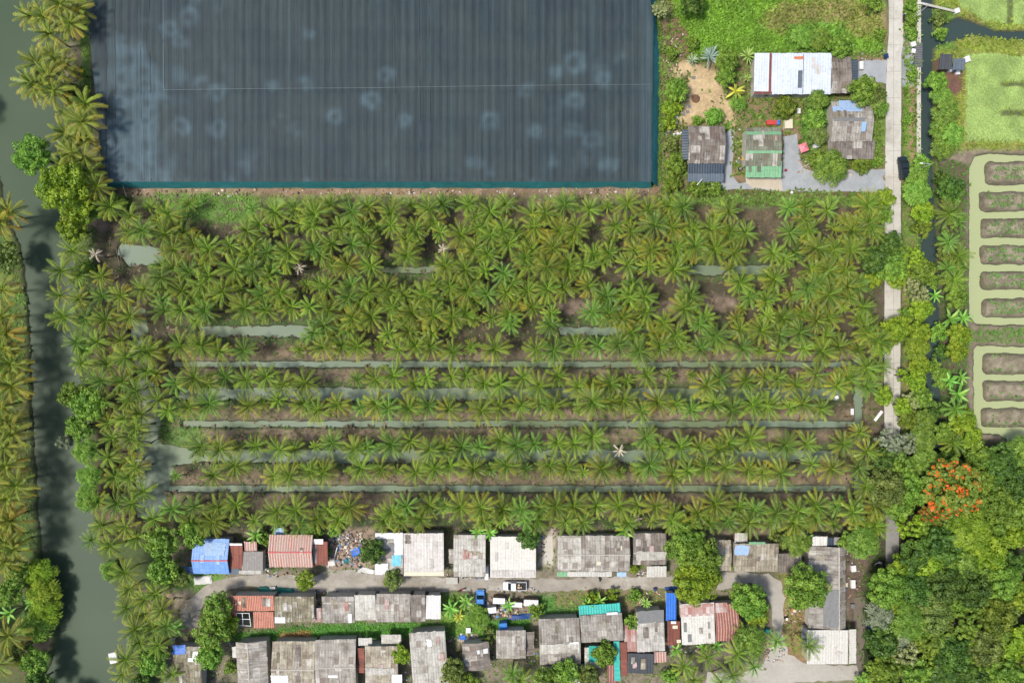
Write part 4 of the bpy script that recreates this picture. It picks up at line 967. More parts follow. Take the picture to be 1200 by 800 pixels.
 (1026, 304, 20, 'leafy', 'dark', 'dark tree left of the crown covered road'),
 (1044, 312, 20, 'leafy', 'mid', 'green tree arching right across the road'),
 (1024, 324, 14, 'leafy', 'lime', 'lime tree below the dark one left of the road'),
 (1070, 302, 16, 'airy', 'lime', 'airy lime tree on the right side of the covered road'),
 (1082, 316, 16, 'leafy', 'yellow', 'yellow green tree leaning toward the hidden canal'),
 (1068, 332, 13, 'airy', 'pale', 'pale airy tree right of the short open road piece'),
 (1078, 346, 14, 'airy', 'pale', 'pale airy tree above the lime pair by the open road'),
 (1080, 362, 15, 'leafy', 'lime', 'lime tree right of the open road piece'),
 (1062, 368, 10, 'leafy', 'mid', 'green bush at the right edge of the open road piece', dict(name='bush', cat='bush')),
 (1048, 388, 18, 'leafy', 'lime', 'lime tree whose crown covers the road middle part'),
 (1026, 392, 15, 'airy', 'olive', 'airy olive tree between orchard and road'),
 (1044, 394, 14, 'leafy', 'lime', 'dense lime tree over the road middle part'),
 (1078, 390, 15, 'leafy', 'lime', 'lime tree right of the road below the open piece'),
 (1074, 408, 16, 'feather', 'lime', 'feathery lime tree right of the long open road'),
 (1078, 428, 14, 'leafy', 'lime', 'first lime tree in the strip right of the long open road'),
 (1074, 446, 14, 'leafy', 'lime', 'second lime tree in the strip right of the long open road'),
 (1080, 466, 14, 'leafy', 'mid', 'third tree in the strip right of the long open road'),
 (1068, 470, 13, 'airy', 'pale', 'pale airy tree over the right edge of the road'),
 (1036, 464, 13, 'leafy', 'lime', 'lime tree on the orchard side above the white plank'),
 (1064, 490, 14, 'leafy', 'yellow', 'yellow green tree overhanging the road above the bare trees'),
 (1084, 492, 14, 'feather', 'mid', 'feathery green tree on the canal edge opposite the ponds'),
 (1082, 514, 16, 'feather', 'mid', 'long leaved green tree on the canal edge below the ponds'),
 (1084, 540, 17, 'feather', 'mid', 'lower long leaved green tree on the canal edge'),
 (1042, 516, 17, 'airy', 'grey', 'sparse grey green tree over the dirty end of the road'),
 (1062, 520, 16, 'airy', 'grey', 'sparse greyish tree right of the other sparse one'),
 (1034, 540, 17, 'leafy', 'dark', 'dark green tree below the sparse grey trees'),
 (1058, 546, 17, 'leafy', 'mid', 'green tree below the sparse grey trees on the right'),
 (1040, 572, 26, 'leafy', 'olive', 'big olive green tree covering the lower road'),
 (1066, 574, 24, 'leafy', 'mid', 'big green tree between the covered road and flame tree'),
 (1052, 592, 19, 'leafy', 'mid', 'green tree just above the exposed lower road'),
 (1066, 616, 19, 'airy', 'lime', 'airy lime tree beside the exposed lower road'),
 (1026, 616, 13, 'leafy', 'dark', 'dark tree on the orchard side of the lower road'),
 (1052, 298, 15, 'leafy', 'mid', 'green tree closing the gap over the road top part'),
 (1052, 326, 14, 'leafy', 'lime', 'lime tree at the lower edge of the crown covered road top'),
 (1056, 382, 14, 'leafy', 'lime', 'lime tree above the long open road on its right edge'),
 (1034, 408, 12, 'leafy', 'mid', 'green tree at the top left of the long open road'),
 (1058, 440, 10, 'airy', 'lime', 'airy lime sapling overhanging the long open road'),
 (1058, 476, 12, 'leafy', 'lime', 'lime tree overhanging the road beside the white plank'),
 (1094, 330, 10, 'leafy', 'mid', 'green tree overhanging the dark canal by the fan leaves'),
 (1096, 480, 12, 'leafy', 'dark', 'dark tree overhanging the canal left of the lower pond'),
 (1094, 430, 10, 'leafy', 'mid', 'green tree overhanging the canal above the open glint'),
 # east bank
 (1116, 222, 18, 'leafy', 'dark', 'dark round tree beside the top of the milky pond'),
 (1104, 210, 11, 'leafy', 'dark', 'dark bush over the canal above the dark round tree', dict(name='bush', cat='bush')),
 (1114, 268, 12, 'airy', 'olive', 'olive airy tree on the east bank among fan leaves'),
 (1110, 296, 13, 'leafy', 'olive', 'olive tree on the east bank beside the third pond bed'),
 (1122, 312, 13, 'leafy', 'mid', 'green tree on the east bank beside the third pond bed'),
 (1120, 336, 13, 'leafy', 'mid', 'green tree on the east bank beside the fifth pond bed'),
 (1122, 350, 14, 'leafy', 'mid', 'green tree on the east bank just above the banana plants'),
 (1100, 390, 12, 'leafy', 'fresh', 'fresh bush under the banana plants near the canal', dict(name='bush', cat='bush')),
 (1124, 392, 15, 'leafy', 'lime', 'lime tree between the two milky ponds'),
 (1122, 412, 14, 'leafy', 'lime', 'lime tree near the corner of the lower milky pond'),
 (1104, 412, 11, 'leafy', 'dark', 'dark bush over the canal beside the lower pond', dict(name='bush', cat='bush')),
 (1104, 444, 13, 'feather', 'mid', 'soft green bush left of the fresh banana cluster', dict(name='bush', cat='bush')),
 (1128, 490, 18, 'leafy', 'lime', 'lime tree left of the last bed of the lower pond'),
 (1108, 508, 15, 'leafy', 'mid', 'green tree below left of that lime tree by the pond'),
 (1136, 510, 17, 'leafy', 'lime', 'lime tree under the lower left pond corner'),
 (1146, 534, 18, 'leafy', 'yellow', 'yellow green tree right above the orange flame tree'),
 (1112, 538, 15, 'leafy', 'mid', 'green tree touching the flame tree top left'),
 (1122, 574, 40, 'flame', 'flame', 'flame tree covered in orange red blossom'),
 (1096, 606, 20, 'flame', 'flame', 'lower left flame tree with fewer orange flowers'),
 # wood in the lower right corner
 (1172, 540, 22, 'leafy', 'dark', 'dark tree at the top of the wood below the ponds'),
 (1196, 530, 20, 'feather', 'mid', 'feathery tree at the top right of the wood'),
 (1188, 565, 24, 'leafy', 'dark', 'dark tree right of the flame tree near the frame edge'),
 (1168, 590, 24, 'leafy', 'mid', 'green tree touching the flame tree from the right'),
 (1200, 600, 22, 'leafy', 'mid', 'green tree cut by the right frame edge beside the wood gap'),
 (1190, 628, 17, 'leafy', 'lime', 'lime tree right of the gap in the wood'),
 (1136, 622, 28, 'feather', 'lime', 'large lime feathery tree below the flame tree'),
 (1158, 644, 26, 'leafy', 'lime', 'large yellow green tree below the flame tree to the right'),
 (1104, 640, 26, 'leafy', 'dark', 'green tree between the lower road and the large lime tree'),
 (1076, 650, 22, 'leafy', 'dark', 'dark tree beside the very end of the lower road'),
 (1040, 690, 26, 'leafy', 'mid', 'green tree hiding the road end beside the dark soil yard'),
 (1072, 690, 24, 'leafy', 'dark', 'dark tree second from the dark soil yard'),
 (1106, 684, 26, 'leafy', 'dark', 'green tree in the middle of the wood upper part'),
 (1140, 690, 26, 'leafy', 'dark', 'dark tree in the heart of the wood'),
 (1176, 682, 24, 'leafy', 'mid', 'green tree left of the bare gap at the right edge'),
 (1198, 700, 19, 'leafy', 'lime', 'lime tree at the right edge below the gap'),
 (1032, 722, 20, 'feather', 'grey', 'grey green feathery tree right of the white roofed shed'),
 (1062, 726, 24, 'feather', 'mid', 'green feathery tree right of the grey feathery one'),
 (1096, 724, 24, 'leafy', 'olive', 'olive tree above the fallen pale log'),
 (1132, 730, 24, 'airy', 'mid', 'airy tree right of the fallen pale log'),
 (1168, 724, 25, 'leafy', 'yellow', 'yellow green tree in the right part of the wood'),
 (1034, 752, 22, 'leafy', 'dark', 'dark tree by the right side of the paved yard'),
 (1060, 764, 20, 'airy', 'pale', 'pale blossoming airy tree near the bottom of the wood'),
 (1086, 752, 19, 'leafy', 'yellow', 'yellow green tree right of the pale blossoming one'),
 (1118, 766, 24, 'leafy', 'dark', 'green tree at the lower middle of the wood'),
 (1154, 760, 24, 'leafy', 'olive', 'olive tree at the lower right of the wood'),
 (1190, 752, 22, 'leafy', 'lime', 'lime tree near the lower right frame corner'),
 (1036, 788, 22, 'leafy', 'yellow', 'yellow green tree at the bottom edge right of the yard'),
 (1076, 790, 20, 'leafy', 'mid', 'green tree at the bottom edge of the wood'),
 (1104, 796, 20, 'feather', 'dark', 'dark feathery tree at the bottom edge of the wood'),
 (1140, 796, 22, 'leafy', 'dark', 'green tree cut by the bottom edge in the wood'),
 (1180, 792, 24, 'leafy', 'mid', 'green tree filling the lower right frame corner'),
 (1090, 660, 22, 'leafy', 'lime', 'bright lime upper left infill tree squeezed between bigger crowns in the wood'),
 (1124, 660, 22, 'feather', 'mid', 'plain green upper middle infill tree squeezed between bigger crowns in the wood'),
 (1054, 668, 18, 'leafy', 'lime', 'bright lime leftmost upper infill tree squeezed between bigger crowns in the wood'),
 (1150, 668, 20, 'leafy', 'mid', 'plain green upper right infill tree squeezed between bigger crowns in the wood'),
 (1188, 662, 16, 'leafy', 'dark', 'dark green far right upper infill tree squeezed between bigger crowns in the wood'),
 (1088, 706, 20, 'feather', 'olive', 'olive left central infill tree squeezed between bigger crowns in the wood'),
 (1122, 706, 20, 'leafy', 'mid', 'plain green central infill tree squeezed between bigger crowns in the wood'),
 (1156, 706, 20, 'airy', 'lime', 'bright lime right central infill tree squeezed between bigger crowns in the wood'),
 (1182, 712, 18, 'leafy', 'olive', 'olive far right central infill tree squeezed between bigger crowns in the wood'),
 (1048, 708, 18, 'leafy', 'lime', 'bright lime left side infill tree squeezed between bigger crowns in the wood'),
 (1074, 742, 18, 'leafy', 'mid', 'plain green lower left infill tree squeezed between bigger crowns in the wood'),
 (1052, 744, 18, 'feather', 'grey', 'grey green left feathery infill tree squeezed between bigger crowns in the wood'),
 (1110, 750, 14, 'leafy', 'lime', 'bright lime lower middle infill tree squeezed between bigger crowns in the wood'),
 (1140, 744, 18, 'airy', 'lime', 'bright lime right lower infill tree squeezed between bigger crowns in the wood'),
 (1174, 742, 20, 'leafy', 'mid', 'plain green far right lower infill tree squeezed between bigger crowns in the wood'),
 (1102, 776, 18, 'airy', 'yellow', 'yellow green bottom left infill tree squeezed between bigger crowns in the wood'),
 (1136, 780, 18, 'leafy', 'lime', 'bright lime bottom middle infill tree squeezed between bigger crowns in the wood'),
 (1166, 776, 18, 'leafy', 'mid', 'plain green bottom right infill tree squeezed between bigger crowns in the wood'),
 (1196, 774, 18, 'airy', 'yellow', 'yellow green far bottom right infill tree squeezed between bigger crowns in the wood'),
 (1050, 780, 16, 'leafy', 'olive', 'olive bottommost left infill tree squeezed between bigger crowns in the wood'),
 (1160, 566, 18, 'leafy', 'mid', 'plain green ponds side infill tree squeezed between bigger crowns in the wood'),
 (1180, 546, 16, 'leafy', 'mid', 'plain green top middle infill tree squeezed between bigger crowns in the wood'),
 (1196, 580, 16, 'leafy', 'dark', 'dark green right edge infill tree squeezed between bigger crowns in the wood'),
 (1180, 606, 16, 'leafy', 'mid', 'plain green gap side infill tree squeezed between bigger crowns in the wood'),
 (1088, 622, 16, 'leafy', 'mid', 'plain green road side infill tree squeezed between bigger crowns in the wood'),
 (1112, 610, 16, 'leafy', 'olive', 'olive flame tree side infill tree squeezed between bigger crowns in the wood'),
 (1164, 620, 18, 'leafy', 'mid', 'plain green right flame side infill tree squeezed between bigger crowns in the wood'),
 (1012, 800, 12, 'feather', 'fresh', 'low shrub at the bottom of the paved yard', dict(name='bush', cat='bush')),
]
for t in T:
    kw = t[6] if len(t) > 6 else {}
    tree(*t[:6], **kw)
# vegetation just past the frame, so that the place goes on
for k, (x, y) in enumerate([(-62, 120), (-66, 300), (-40, 420), (-40, 540), (-36, 640), (-40, 740), (1232, 545), (1236, 590), (1230, 650), (1238, 700), (1226, 745), (1236, 800), (1060, 836), (1110, 838), (1160, 840), (1210, 842), (60, 838), (10, 836), (230, 838), (560, 842), (700, 845), (860, 842)]):
    tree(x, y, 24, 'leafy', rnd.choice(['mid', 'dark', 'lime']), '%s tree standing just beyond the edge of the view' % ordinal(k + 1), group='trees beyond the frame')

# broad-bladed plants: bananas, fan palms, agave rosettes, papaya
def blades(seed, n, L, w, el0, el1, droop, ca, cb, pleat=0, notch=0):
    r = random.Random(seed); V = []; F_ = []; Cc = []; a_, b_ = (np.array(lin(*c)[:3]) for c in (ca, cb))
    for k in range(n):
        az = k * 2.39996 + r.uniform(-.2, .2); el = math.radians(el0 + (el1 - el0) * (k + .5) / n + r.uniform(-6, 6)); Lk = L * r.uniform(.8, 1.1); p = Vector((0, 0, 0)); m = 9
        t0 = r.random(); col = a_ * (1 - t0) + b_ * t0
        for i in range(m + 1):
            t = i / m; e = el - droop * t ** 1.4; d = Vector((math.cos(e) * math.cos(az), math.cos(e) * math.sin(az), math.sin(e))); sd = Vector((-math.sin(az), math.cos(az), 0))
            ww = w * math.sin(PI * min(1, .04 + .96 * t)) ** .6 * (1 - .25 * t) * (1 - notch * (i % 2)); up = sd.cross(d) * -1
            V += [p - sd * ww - Vector((0, 0, ww * .35)), p + Vector((0, 0, .015)), p + sd * ww - Vector((0, 0, ww * .35))]; Cc += [col, col * 1.3, col]
            p = p + d * (Lk / m)
        b0 = len(V) - 3 * (m + 1)
        for i in range(m):
            q = b0 + 3 * i; F_ += [(q, q + 1, q + 4, q + 3), (q + 1, q + 2, q + 5, q + 4)]
    me = mesh_np('leaves', np.array([tuple(v) for v in V]), np.array(F_), np.array(Cc)); me.materials.append(palm_leaf); return me
BAN = [blades(1 + i, 9, 2.3, .30, 72, 5, 1.15, (96, 156, 48), (160, 206, 96), notch=.12) for i in range(2)]
YBAN = [blades(5, 9, 2.1, .26, 70, -8, 1.1, (136, 146, 50), (196, 190, 66), notch=.12)]
SIL = [blades(11, 30, 2.3, .15, 70, -5, .35, (136, 162, 146), (188, 206, 190))]
SIL2 = [blades(12, 26, 1.9, .11, 70, -5, .35, (140, 162, 120), (178, 196, 156))]
SPK = [blades(13, 26, 1.5, .09, 75, -5, .5, (130, 178, 70), (190, 216, 120))]
def rosette(px, py, h, meshes, sc, name, cat, label, group=None):
    P = W(px, py, h); root = empty(name, (P.x, P.y, 0), rnd.uniform(0, 6.28), label, cat, group)
    c = bpy.data.objects.new('leaves', rnd.choice(meshes)); C.objects.link(c); c.parent = root; c.location = (0, 0, h); c.scale = (sc,) * 3
    t = bpy.data.objects.new('stem', trunk_me[0]); C.objects.link(t); t.parent = root; t.location = (0, 0, h); t.scale = (.9, .9, h / PH + .1)
for a in [
 (1113, 374, 2.4, BAN, 1.15, 'banana_plant', 'banana plant', 'largest banana plant, beside the gap between milky ponds'),
 (1095, 346, 2.2, BAN, .8, 'banana_plant', 'banana plant', 'small banana plant leaning over the dark canal'),
 (1128, 372, 2.2, BAN, .9, 'banana_plant', 'banana plant', 'banana plant at the right of the largest one'),
 (1122, 462, 2.4, BAN, 1.15, 'banana_plant', 'banana plant', 'big banana plant left of the second lower pond bed'),
 (1112, 446, 2.2, BAN, .95, 'banana_plant', 'banana plant', 'banana plant upper left of the big one by the lower pond'),
 (1126, 442, 2.0, BAN, .8, 'banana_plant', 'banana plant', 'smallest banana plant beside the lower pond'),
 (300, 627, 2.2, BAN, .95, 'banana_plant', 'banana plant', 'banana plant above the small striped roof by the blue roof'),
 (560, 622, 2.4, BAN, .9, 'banana_plant', 'banana plant', 'banana plant behind the grey roof with patched sheets'),
 (575, 624, 2.4, BAN, .9, 'banana_plant', 'banana plant', 'banana plant at the top left corner of a white roof'),
 (731, 622, 2.4, BAN, 1.0, 'banana_plant', 'banana plant', 'banana plant behind the widest grey roof'),
 (528, 712, 2.0, BAN, .95, 'banana_plant', 'banana plant', 'left banana plant in the garden beside the flat white roof'),
 (546, 704, 2.0, BAN, .85, 'banana_plant', 'banana plant', 'upper banana plant in the garden beside the flat white roof'),
 (538, 722, 2.0, YBAN, .7, 'banana_plant', 'banana plant', 'yellowish banana plant in the garden beside the flat white roof'),
 (596, 708, 1.8, BAN, .8, 'banana_plant', 'banana plant', 'banana plant among the white sheds of the rubble yard'),
 (688, 708, 1.8, BAN, .8, 'banana_plant', 'banana plant', 'banana plant hanging over the teal roof'),
 (703, 704, 1.8, BAN, .8, 'banana_plant', 'banana plant', 'banana plant on the verge right above the teal roof'),
 (824, 758, 2.0, BAN, .85, 'banana_plant', 'banana plant', 'banana plant under the lower edge of the white patched roof'),
 (840, 756, 2.0, BAN, .8, 'banana_plant', 'banana plant', 'banana plant under the corner where white and rusty roofs meet'),
 (792, 761, 2.0, BAN, .85, 'banana_plant', 'banana plant', 'banana plant under the rusty side roof'),
 (944, 630, 2.4, BAN, .85, 'banana_plant', 'banana plant', 'banana plant beside the bright white roof piece'),
 (38, 704, 2.2, BAN, .9, 'banana_plant', 'banana plant', 'banana plant behind the lime creepers on the left bank'),
 (12, 718, 2.2, BAN, 1.0, 'banana_plant', 'banana plant', 'banana plant near the left frame edge below the creepers'),
 (26, 735, 2.2, BAN, .9, 'banana_plant', 'banana plant', 'banana plant above the bare patch on the left bank'),
 (34, 756, 2.0, BAN, .7, 'banana_plant', 'banana plant', 'little banana plant under the bare patch on the left bank'),
 (208, 734, 2.2, BAN, .95, 'banana_plant', 'banana plant', 'banana plant above the mossy roof with the blue tarp'),
 (862, 107, 2.0, YBAN, 1.05, 'banana_plant', 'banana plant', 'yellow banana plant left of the white metal roof'),
 (876, 92, 2.0, SPK, .75, 'spiky_plant', 'plant', 'spiky pale plant touching the left side of the white roof'),
 (832, 67, 1.6, SIL, 1.05, 'silver_fan_palm', 'palm tree', 'large silvery blue fan palm at the top of the sandy yard'),
 (811, 71, 1.2, SIL2, .8, 'silver_fan_palm', 'palm tree', 'smaller grey green fan palm left of the silvery blue one'),
 (876, 66, 2.4, SPK, 1.3, 'date_palm', 'palm tree', 'green palm at the upper left corner of the white roof'),
 (757, 706, 1.6, SPK, 1.0, 'spiky_plant', 'plant', 'spiky plant above the tilted grey roof beside the blue shed'),
 (1180, 522, 2.0, SPK, 1.1, 'spiky_plant', 'plant', 'spiky palm like plant under the lower pond at the right'),
 (1144, 746, 2.5, BAN, 1.0, 'banana_plant', 'banana plant', 'banana plant in the middle of the wood'),
 (1128, 782, 2.5, BAN, 1.0, 'banana_plant', 'banana plant', 'banana plant near the bottom edge of the wood'),
]: rosette(*a)
# dry, pale palm crowns
dead = []
for i in range(2):
    V, F_, Cc = palm_crown(300 + i, nf=10, L=1.6, yellow=.2, base=(206, 188, 156), light=(232, 220, 196), tip=(226, 208, 172), lw=.1, droop=1.6)
    me = mesh_np('crown', V, tris(V, F_, Cc), Cc, 3); me.materials.append(palm_leaf); dead.append(me)
for x, y, sc, lb in [(115, 299, 1.0, 'dead palm with a bleached crown near the top left ditch corner'), (352, 314, .95, 'dead palm with a white crown in the upper left of the dense orchard'), (520, 293, .85, 'dead palm with a cream crown in the upper middle of the orchard'),
                 (725, 527, 1.0, 'dead palm with a straw crown beside the lowest wide ditch'), (555, 457, .5, 'dead white palm stump in the first wide open ditch'), (594, 245, .5, 'dead palm stump bleached white in the top orchard row'), (747, 606, .7, 'dead pale palm in the last row above the grey roofs')]:
    P = W(x, y, 3.6); root = empty('dead_palm', (P.x, P.y, 0), rnd.uniform(0, 6), lb, 'dead palm')
    c = bpy.data.objects.new('crown', rnd.choice(dead)); C.objects.link(c); c.parent = root; c.location = (0, 0, 4.4); c.scale = (sc,) * 3
    t = bpy.data.objects.new('trunk', trunk_me[0]); C.objects.link(t); t.parent = root; t.location = (0, 0, 4.4); t.scale = (1.2, 1.2, 4.5 / PH)

# ground cover
tuft_m = veg_mat('tuft', .25, .6)
def tufts(name, label, cat, n, region, size=(.25, .6), col=None, seed=1, thr=True, var=.3, flat=.35, hue=None):
    r = np.random.RandomState(seed); x0, y0, x1, y1 = region
    px = r.uniform(x0, x1, n); py = r.uniform(y0, y1, n)
    i = np.clip(np.searchsorted(gy, py), 0, ny - 1); j = np.clip(np.searchsorted(gx, px), 0, nx - 1)
    keep = r.rand(n) < DEN[i, j] / 1.4 if thr is True else thr(px, py, r) & (WSD[i, j] > 0)
    px, py, i, j = px[keep], py[keep], i[keep], j[keep]; k = len(px)
    base = np.stack([(px - 600) * S, (400 - py) * S, Z[i, j]], -1)
    c = TC[i, j] if col is None else np.tile(np.array(lin(*col)[:3]), (k, 1))
    c = c * (1 + var * (r.rand(k, 1) - .5) * 2) * (1 + .5 * (vnoise(px / 12, py / 12, 61)[:, None] - .5))
    V = []; Cs = []
    for s in range(3):
        a = r.uniform(0, 6.283, k); sz = r.uniform(size[0], size[1], k); d = np.stack([np.cos(a), np.sin(a), r.uniform(flat * .3, flat * 1.6, k)], -1) * sz[:, None]
        b_ = np.stack([-np.sin(a), np.cos(a), np.zeros(k)], -1) * (sz * .28)[:, None]; up = np.array([0, 0, .04])
        V.append(np.stack([base + up, base + d * .5 + b_ + up, base + d + up, base + d * .5 - b_ + up], 1)); Cs.append(np.repeat(c * (1 + .3 * (r.rand(k, 1) - .5)), 4, 0).reshape(k, 4, 3))
    V = np.concatenate(V).reshape(-1, 3); Cs = np.concatenate(Cs).reshape(-1, 3)
    o = link(name, mesh_np(name, V, np.arange(len(V)).reshape(-1, 4), Cs), tuft_m); tag(o, label, cat, kind='stuff'); return o
tufts('weeds', 'low weeds and grass along the river, ditches and orchard banks', 'weeds', 60000, (-60, -60, 772, 640), seed=3)
tufts('grass', 'grass and weeds in the village yards', 'grass', 26000, (190, 640, 1030, 860), seed=4)
tufts('tall_grass', 'bright tall grass and weeds in the top right plot', 'grass', 34000, (770, -60, 1080, 240), (.35, .8), seed=5, flat=.6)
tufts('undergrowth', 'undergrowth on the banks and under the trees on the right', 'undergrowth', 60000, (1010, -60, 1262, 862), seed=6)
def infield(px, py, r):
    k = np.zeros(len(px), bool)
    for f in FIELDS: k |= sdf(f, px, py) < -.5
    for f in SLITS: k &= sdf(f, px, py) > 1
    return k & (r.rand(len(px)) < .5 + .7 * vnoise(px / 5, py / 4, 9))
tufts('leafy_crop', 'pale green leafy crop covering the two fields at the right', 'crop', 60000, (1105, -60, 1262, 172), (.16, .3), (176, 204, 116), 7, infield, .28, .12)
def litter(px, py, r): return (sdf(rect(125, 232, 1030, 628), px, py) < 0) & (r.rand(len(px)) < .6 * vnoise(px / 16, py / 8, 3) + .1)
tufts('palm_litter', 'dry brown fronds and litter under the orchard palms', 'litter', 16000, (120, 230, 1034, 632), (.3, .9), (126, 110, 82), 8, litter, .45, .1)
def bedp(px, py, r):
    k = np.zeros(len(px), bool)
    for x0, y0, y1 in BEDSA[:6]:
        mid = (y0 + y1) / 2
        k |= (px > x0 + 6) & ((np.abs(py - mid + 5) < 2.2) | (np.abs(py - mid - 5) < 1.6)) & (py > y0) & (py < y1)
        k |= (px > x0 + 14) & (np.abs(py - mid - (px - x0) * .03) < 1.0)
    k |= (px > x0 + 12) & (np.abs(py - 363) < 3)
    for x0, y0, y1 in BEDSB: k |= (px > x0 + 6) & (np.abs(py - y1 + 4) < 1.4) & (r.rand(len(px)) < .6)
    k |= (px > 1140) & (np.abs(py - 390) < 1.2)
    return k & (r.rand(len(px)) < .55 * vnoise(px / 4, py / 4, 19) * 1.6)
tufts('bed_seedlings', 'rows of green seedlings growing on the raised pond beds', 'seedlings', 26000, (1140, 184, 1262, 520), (.2, .45), (112, 148, 76), 9, bedp, .3, .3)
# ---------------------------------------------------------------- houses
def roofh(kind, x, y, w, d, ze, rise, rp):
    if kind == 'h':
        yr = d * (rp - .5); t = (y + d / 2) / (yr + d / 2) if y < yr else (d / 2 - y) / (d / 2 - yr)
    elif kind == 'v':
        xr = w * (rp - .5); t = (x + w / 2) / (xr + w / 2) if x < xr else (w / 2 - x) / (w / 2 - xr)
    elif kind == 'n': t = (y + d / 2) / d
    elif kind == 's': t = (d / 2 - y) / d
    elif kind == 'e': t = (x + w / 2) / w
    else: t = (w / 2 - x) / w
    return ze + rise * max(0, min(1, t))
def roof_mesh(name, w, d, ze, rise, kind, rp, mat, parent, cx=0, cy=0, pitch=.5, amp=.03, thick=.08, smat=None, sag=.03, seed=0, holes=0, wob=.0):
    r = random.Random(seed); along_x = kind in ('h', 'n', 's')       # the ribs repeat along x
    a, bb = (w, d) if along_x else (d, w)
    na = max(4, int(a / pitch) * 2); A = [-a / 2 + a * i / na for i in range(na + 1)]
    nb = max(2, int(bb / 1.3)); B = [-bb / 2 + bb * i / nb for i in range(nb + 1)]
    if kind in ('h', 'v'):
        rr = bb * (rp - .5); j = min(range(1, nb), key=lambda q: abs(B[q] - rr)) if nb > 1 else 1; B[j] = rr
    V = []; F_ = []; UV = []; p1, p2 = r.uniform(0, 6), r.uniform(0, 6)
    ea = [r.uniform(-wob, wob) for _ in range(na + 1)]; eb = [r.uniform(-wob, wob) for _ in range(na + 1)]
    for ia, u in enumerate(A):
        for ib, v in enumerate(B):
            vv = v + (ea[ia // 2] if ib == 0 else eb[ia // 2] if ib == nb else 0)
            x, y = (u, vv) if along_x else (vv, u)
            z = roofh(kind, x, y, w, d, ze, rise, rp) + amp * (ia % 2) + sag * math.sin(u * 1.1 + p1) * math.sin(v * .9 + p2)
            V.append((cx + x, cy + y, z)); UV.append((u, v))
    M_ = nb + 1
    for ia in range(na):
        for ib in range(nb):
            q = (ia * M_ + ib, (ia + 1) * M_ + ib, (ia + 1) * M_ + ib + 1, ia * M_ + ib + 1)
            F_.append(q if along_x else q[::-1])
    n0 = len(V)
    for i in range(n0): V.append((V[i][0], V[i][1], V[i][2] - thick)); UV.append(UV[i])
    top = list(F_)
    for q in top: F_.append(tuple(n0 + k for k in q[::-1]))
    ring = [i * M_ for i in range(na + 1)] + [na * M_ + j for j in range(1, M_)] + [i * M_ + nb for i in range(na - 1, -1, -1)] + [j for j in range(nb - 1, 0, -1)]
    for k in range(len(ring)):
        i, j = ring[k], ring[(k + 1) % len(ring)]; q = (i, n0 + i, n0 + j, j); F_.append(q if along_x else q[::-1])
    me = bpy.data.meshes.new(name); me.from_pydata(V, [], F_); me.update()
    uvl = me.uv_layers.new(name='UVMap')
    for lp in me.loops: uvl.data[lp.index].uv = UV[lp.vertex_index]
    return link(name, me, mat, parent)
def sheet(name, w, d, hf, mat, parent, cx, cy, lift=.05, n=6, rag=.0, seed=0, label=None, th=.02):
    """a sheet lying on the roof surface hf(x, y)"""
    r = random.Random(seed); V = []; F_ = []
    for i in range(n + 1):
        for j in range(n + 1):
            x = cx - w / 2 + w * i / n + (r.uniform(-rag, rag)); y = cy - d / 2 + d * j / n + (r.uniform(-rag, rag))
            V.append((x, y, hf(x, y) + lift + r.uniform(0, rag * .4)))
    for i in range(n):
        for j in range(n): F_.append((i * (n + 1) + j, (i + 1) * (n + 1) + j, (i + 1) * (n + 1) + j + 1, i * (n + 1) + j + 1))
    m0 = len(V); V += [(x, y, z - th) for x, y, z in V]; F_ += [tuple(m0 + k for k in q[::-1]) for q in list(F_)]
    ring = [i * (n + 1) for i in range(n + 1)] + [n * (n + 1) + j for j in range(1, n + 1)] + [i * (n + 1) + n for i in range(n - 1, -1, -1)] + [j for j in range(n - 1, 0, -1)]
    for k in range(len(ring)): i, j = ring[k], ring[(k + 1) % len(ring)]; F_.append((i, m0 + i, m0 + j, j))
    me = bpy.data.meshes.new(name); me.from_pydata(V, [], F_); me.update(); 
    uvl = me.uv_layers.new(name='UVMap')
    for lp in me.loops: v = V[lp.vertex_index]; uvl.data[lp.index].uv = (v[0], v[1])
    o = link(name, me, mat, parent)
    if label: o['label'] = label
    return o
hs_i = [0]
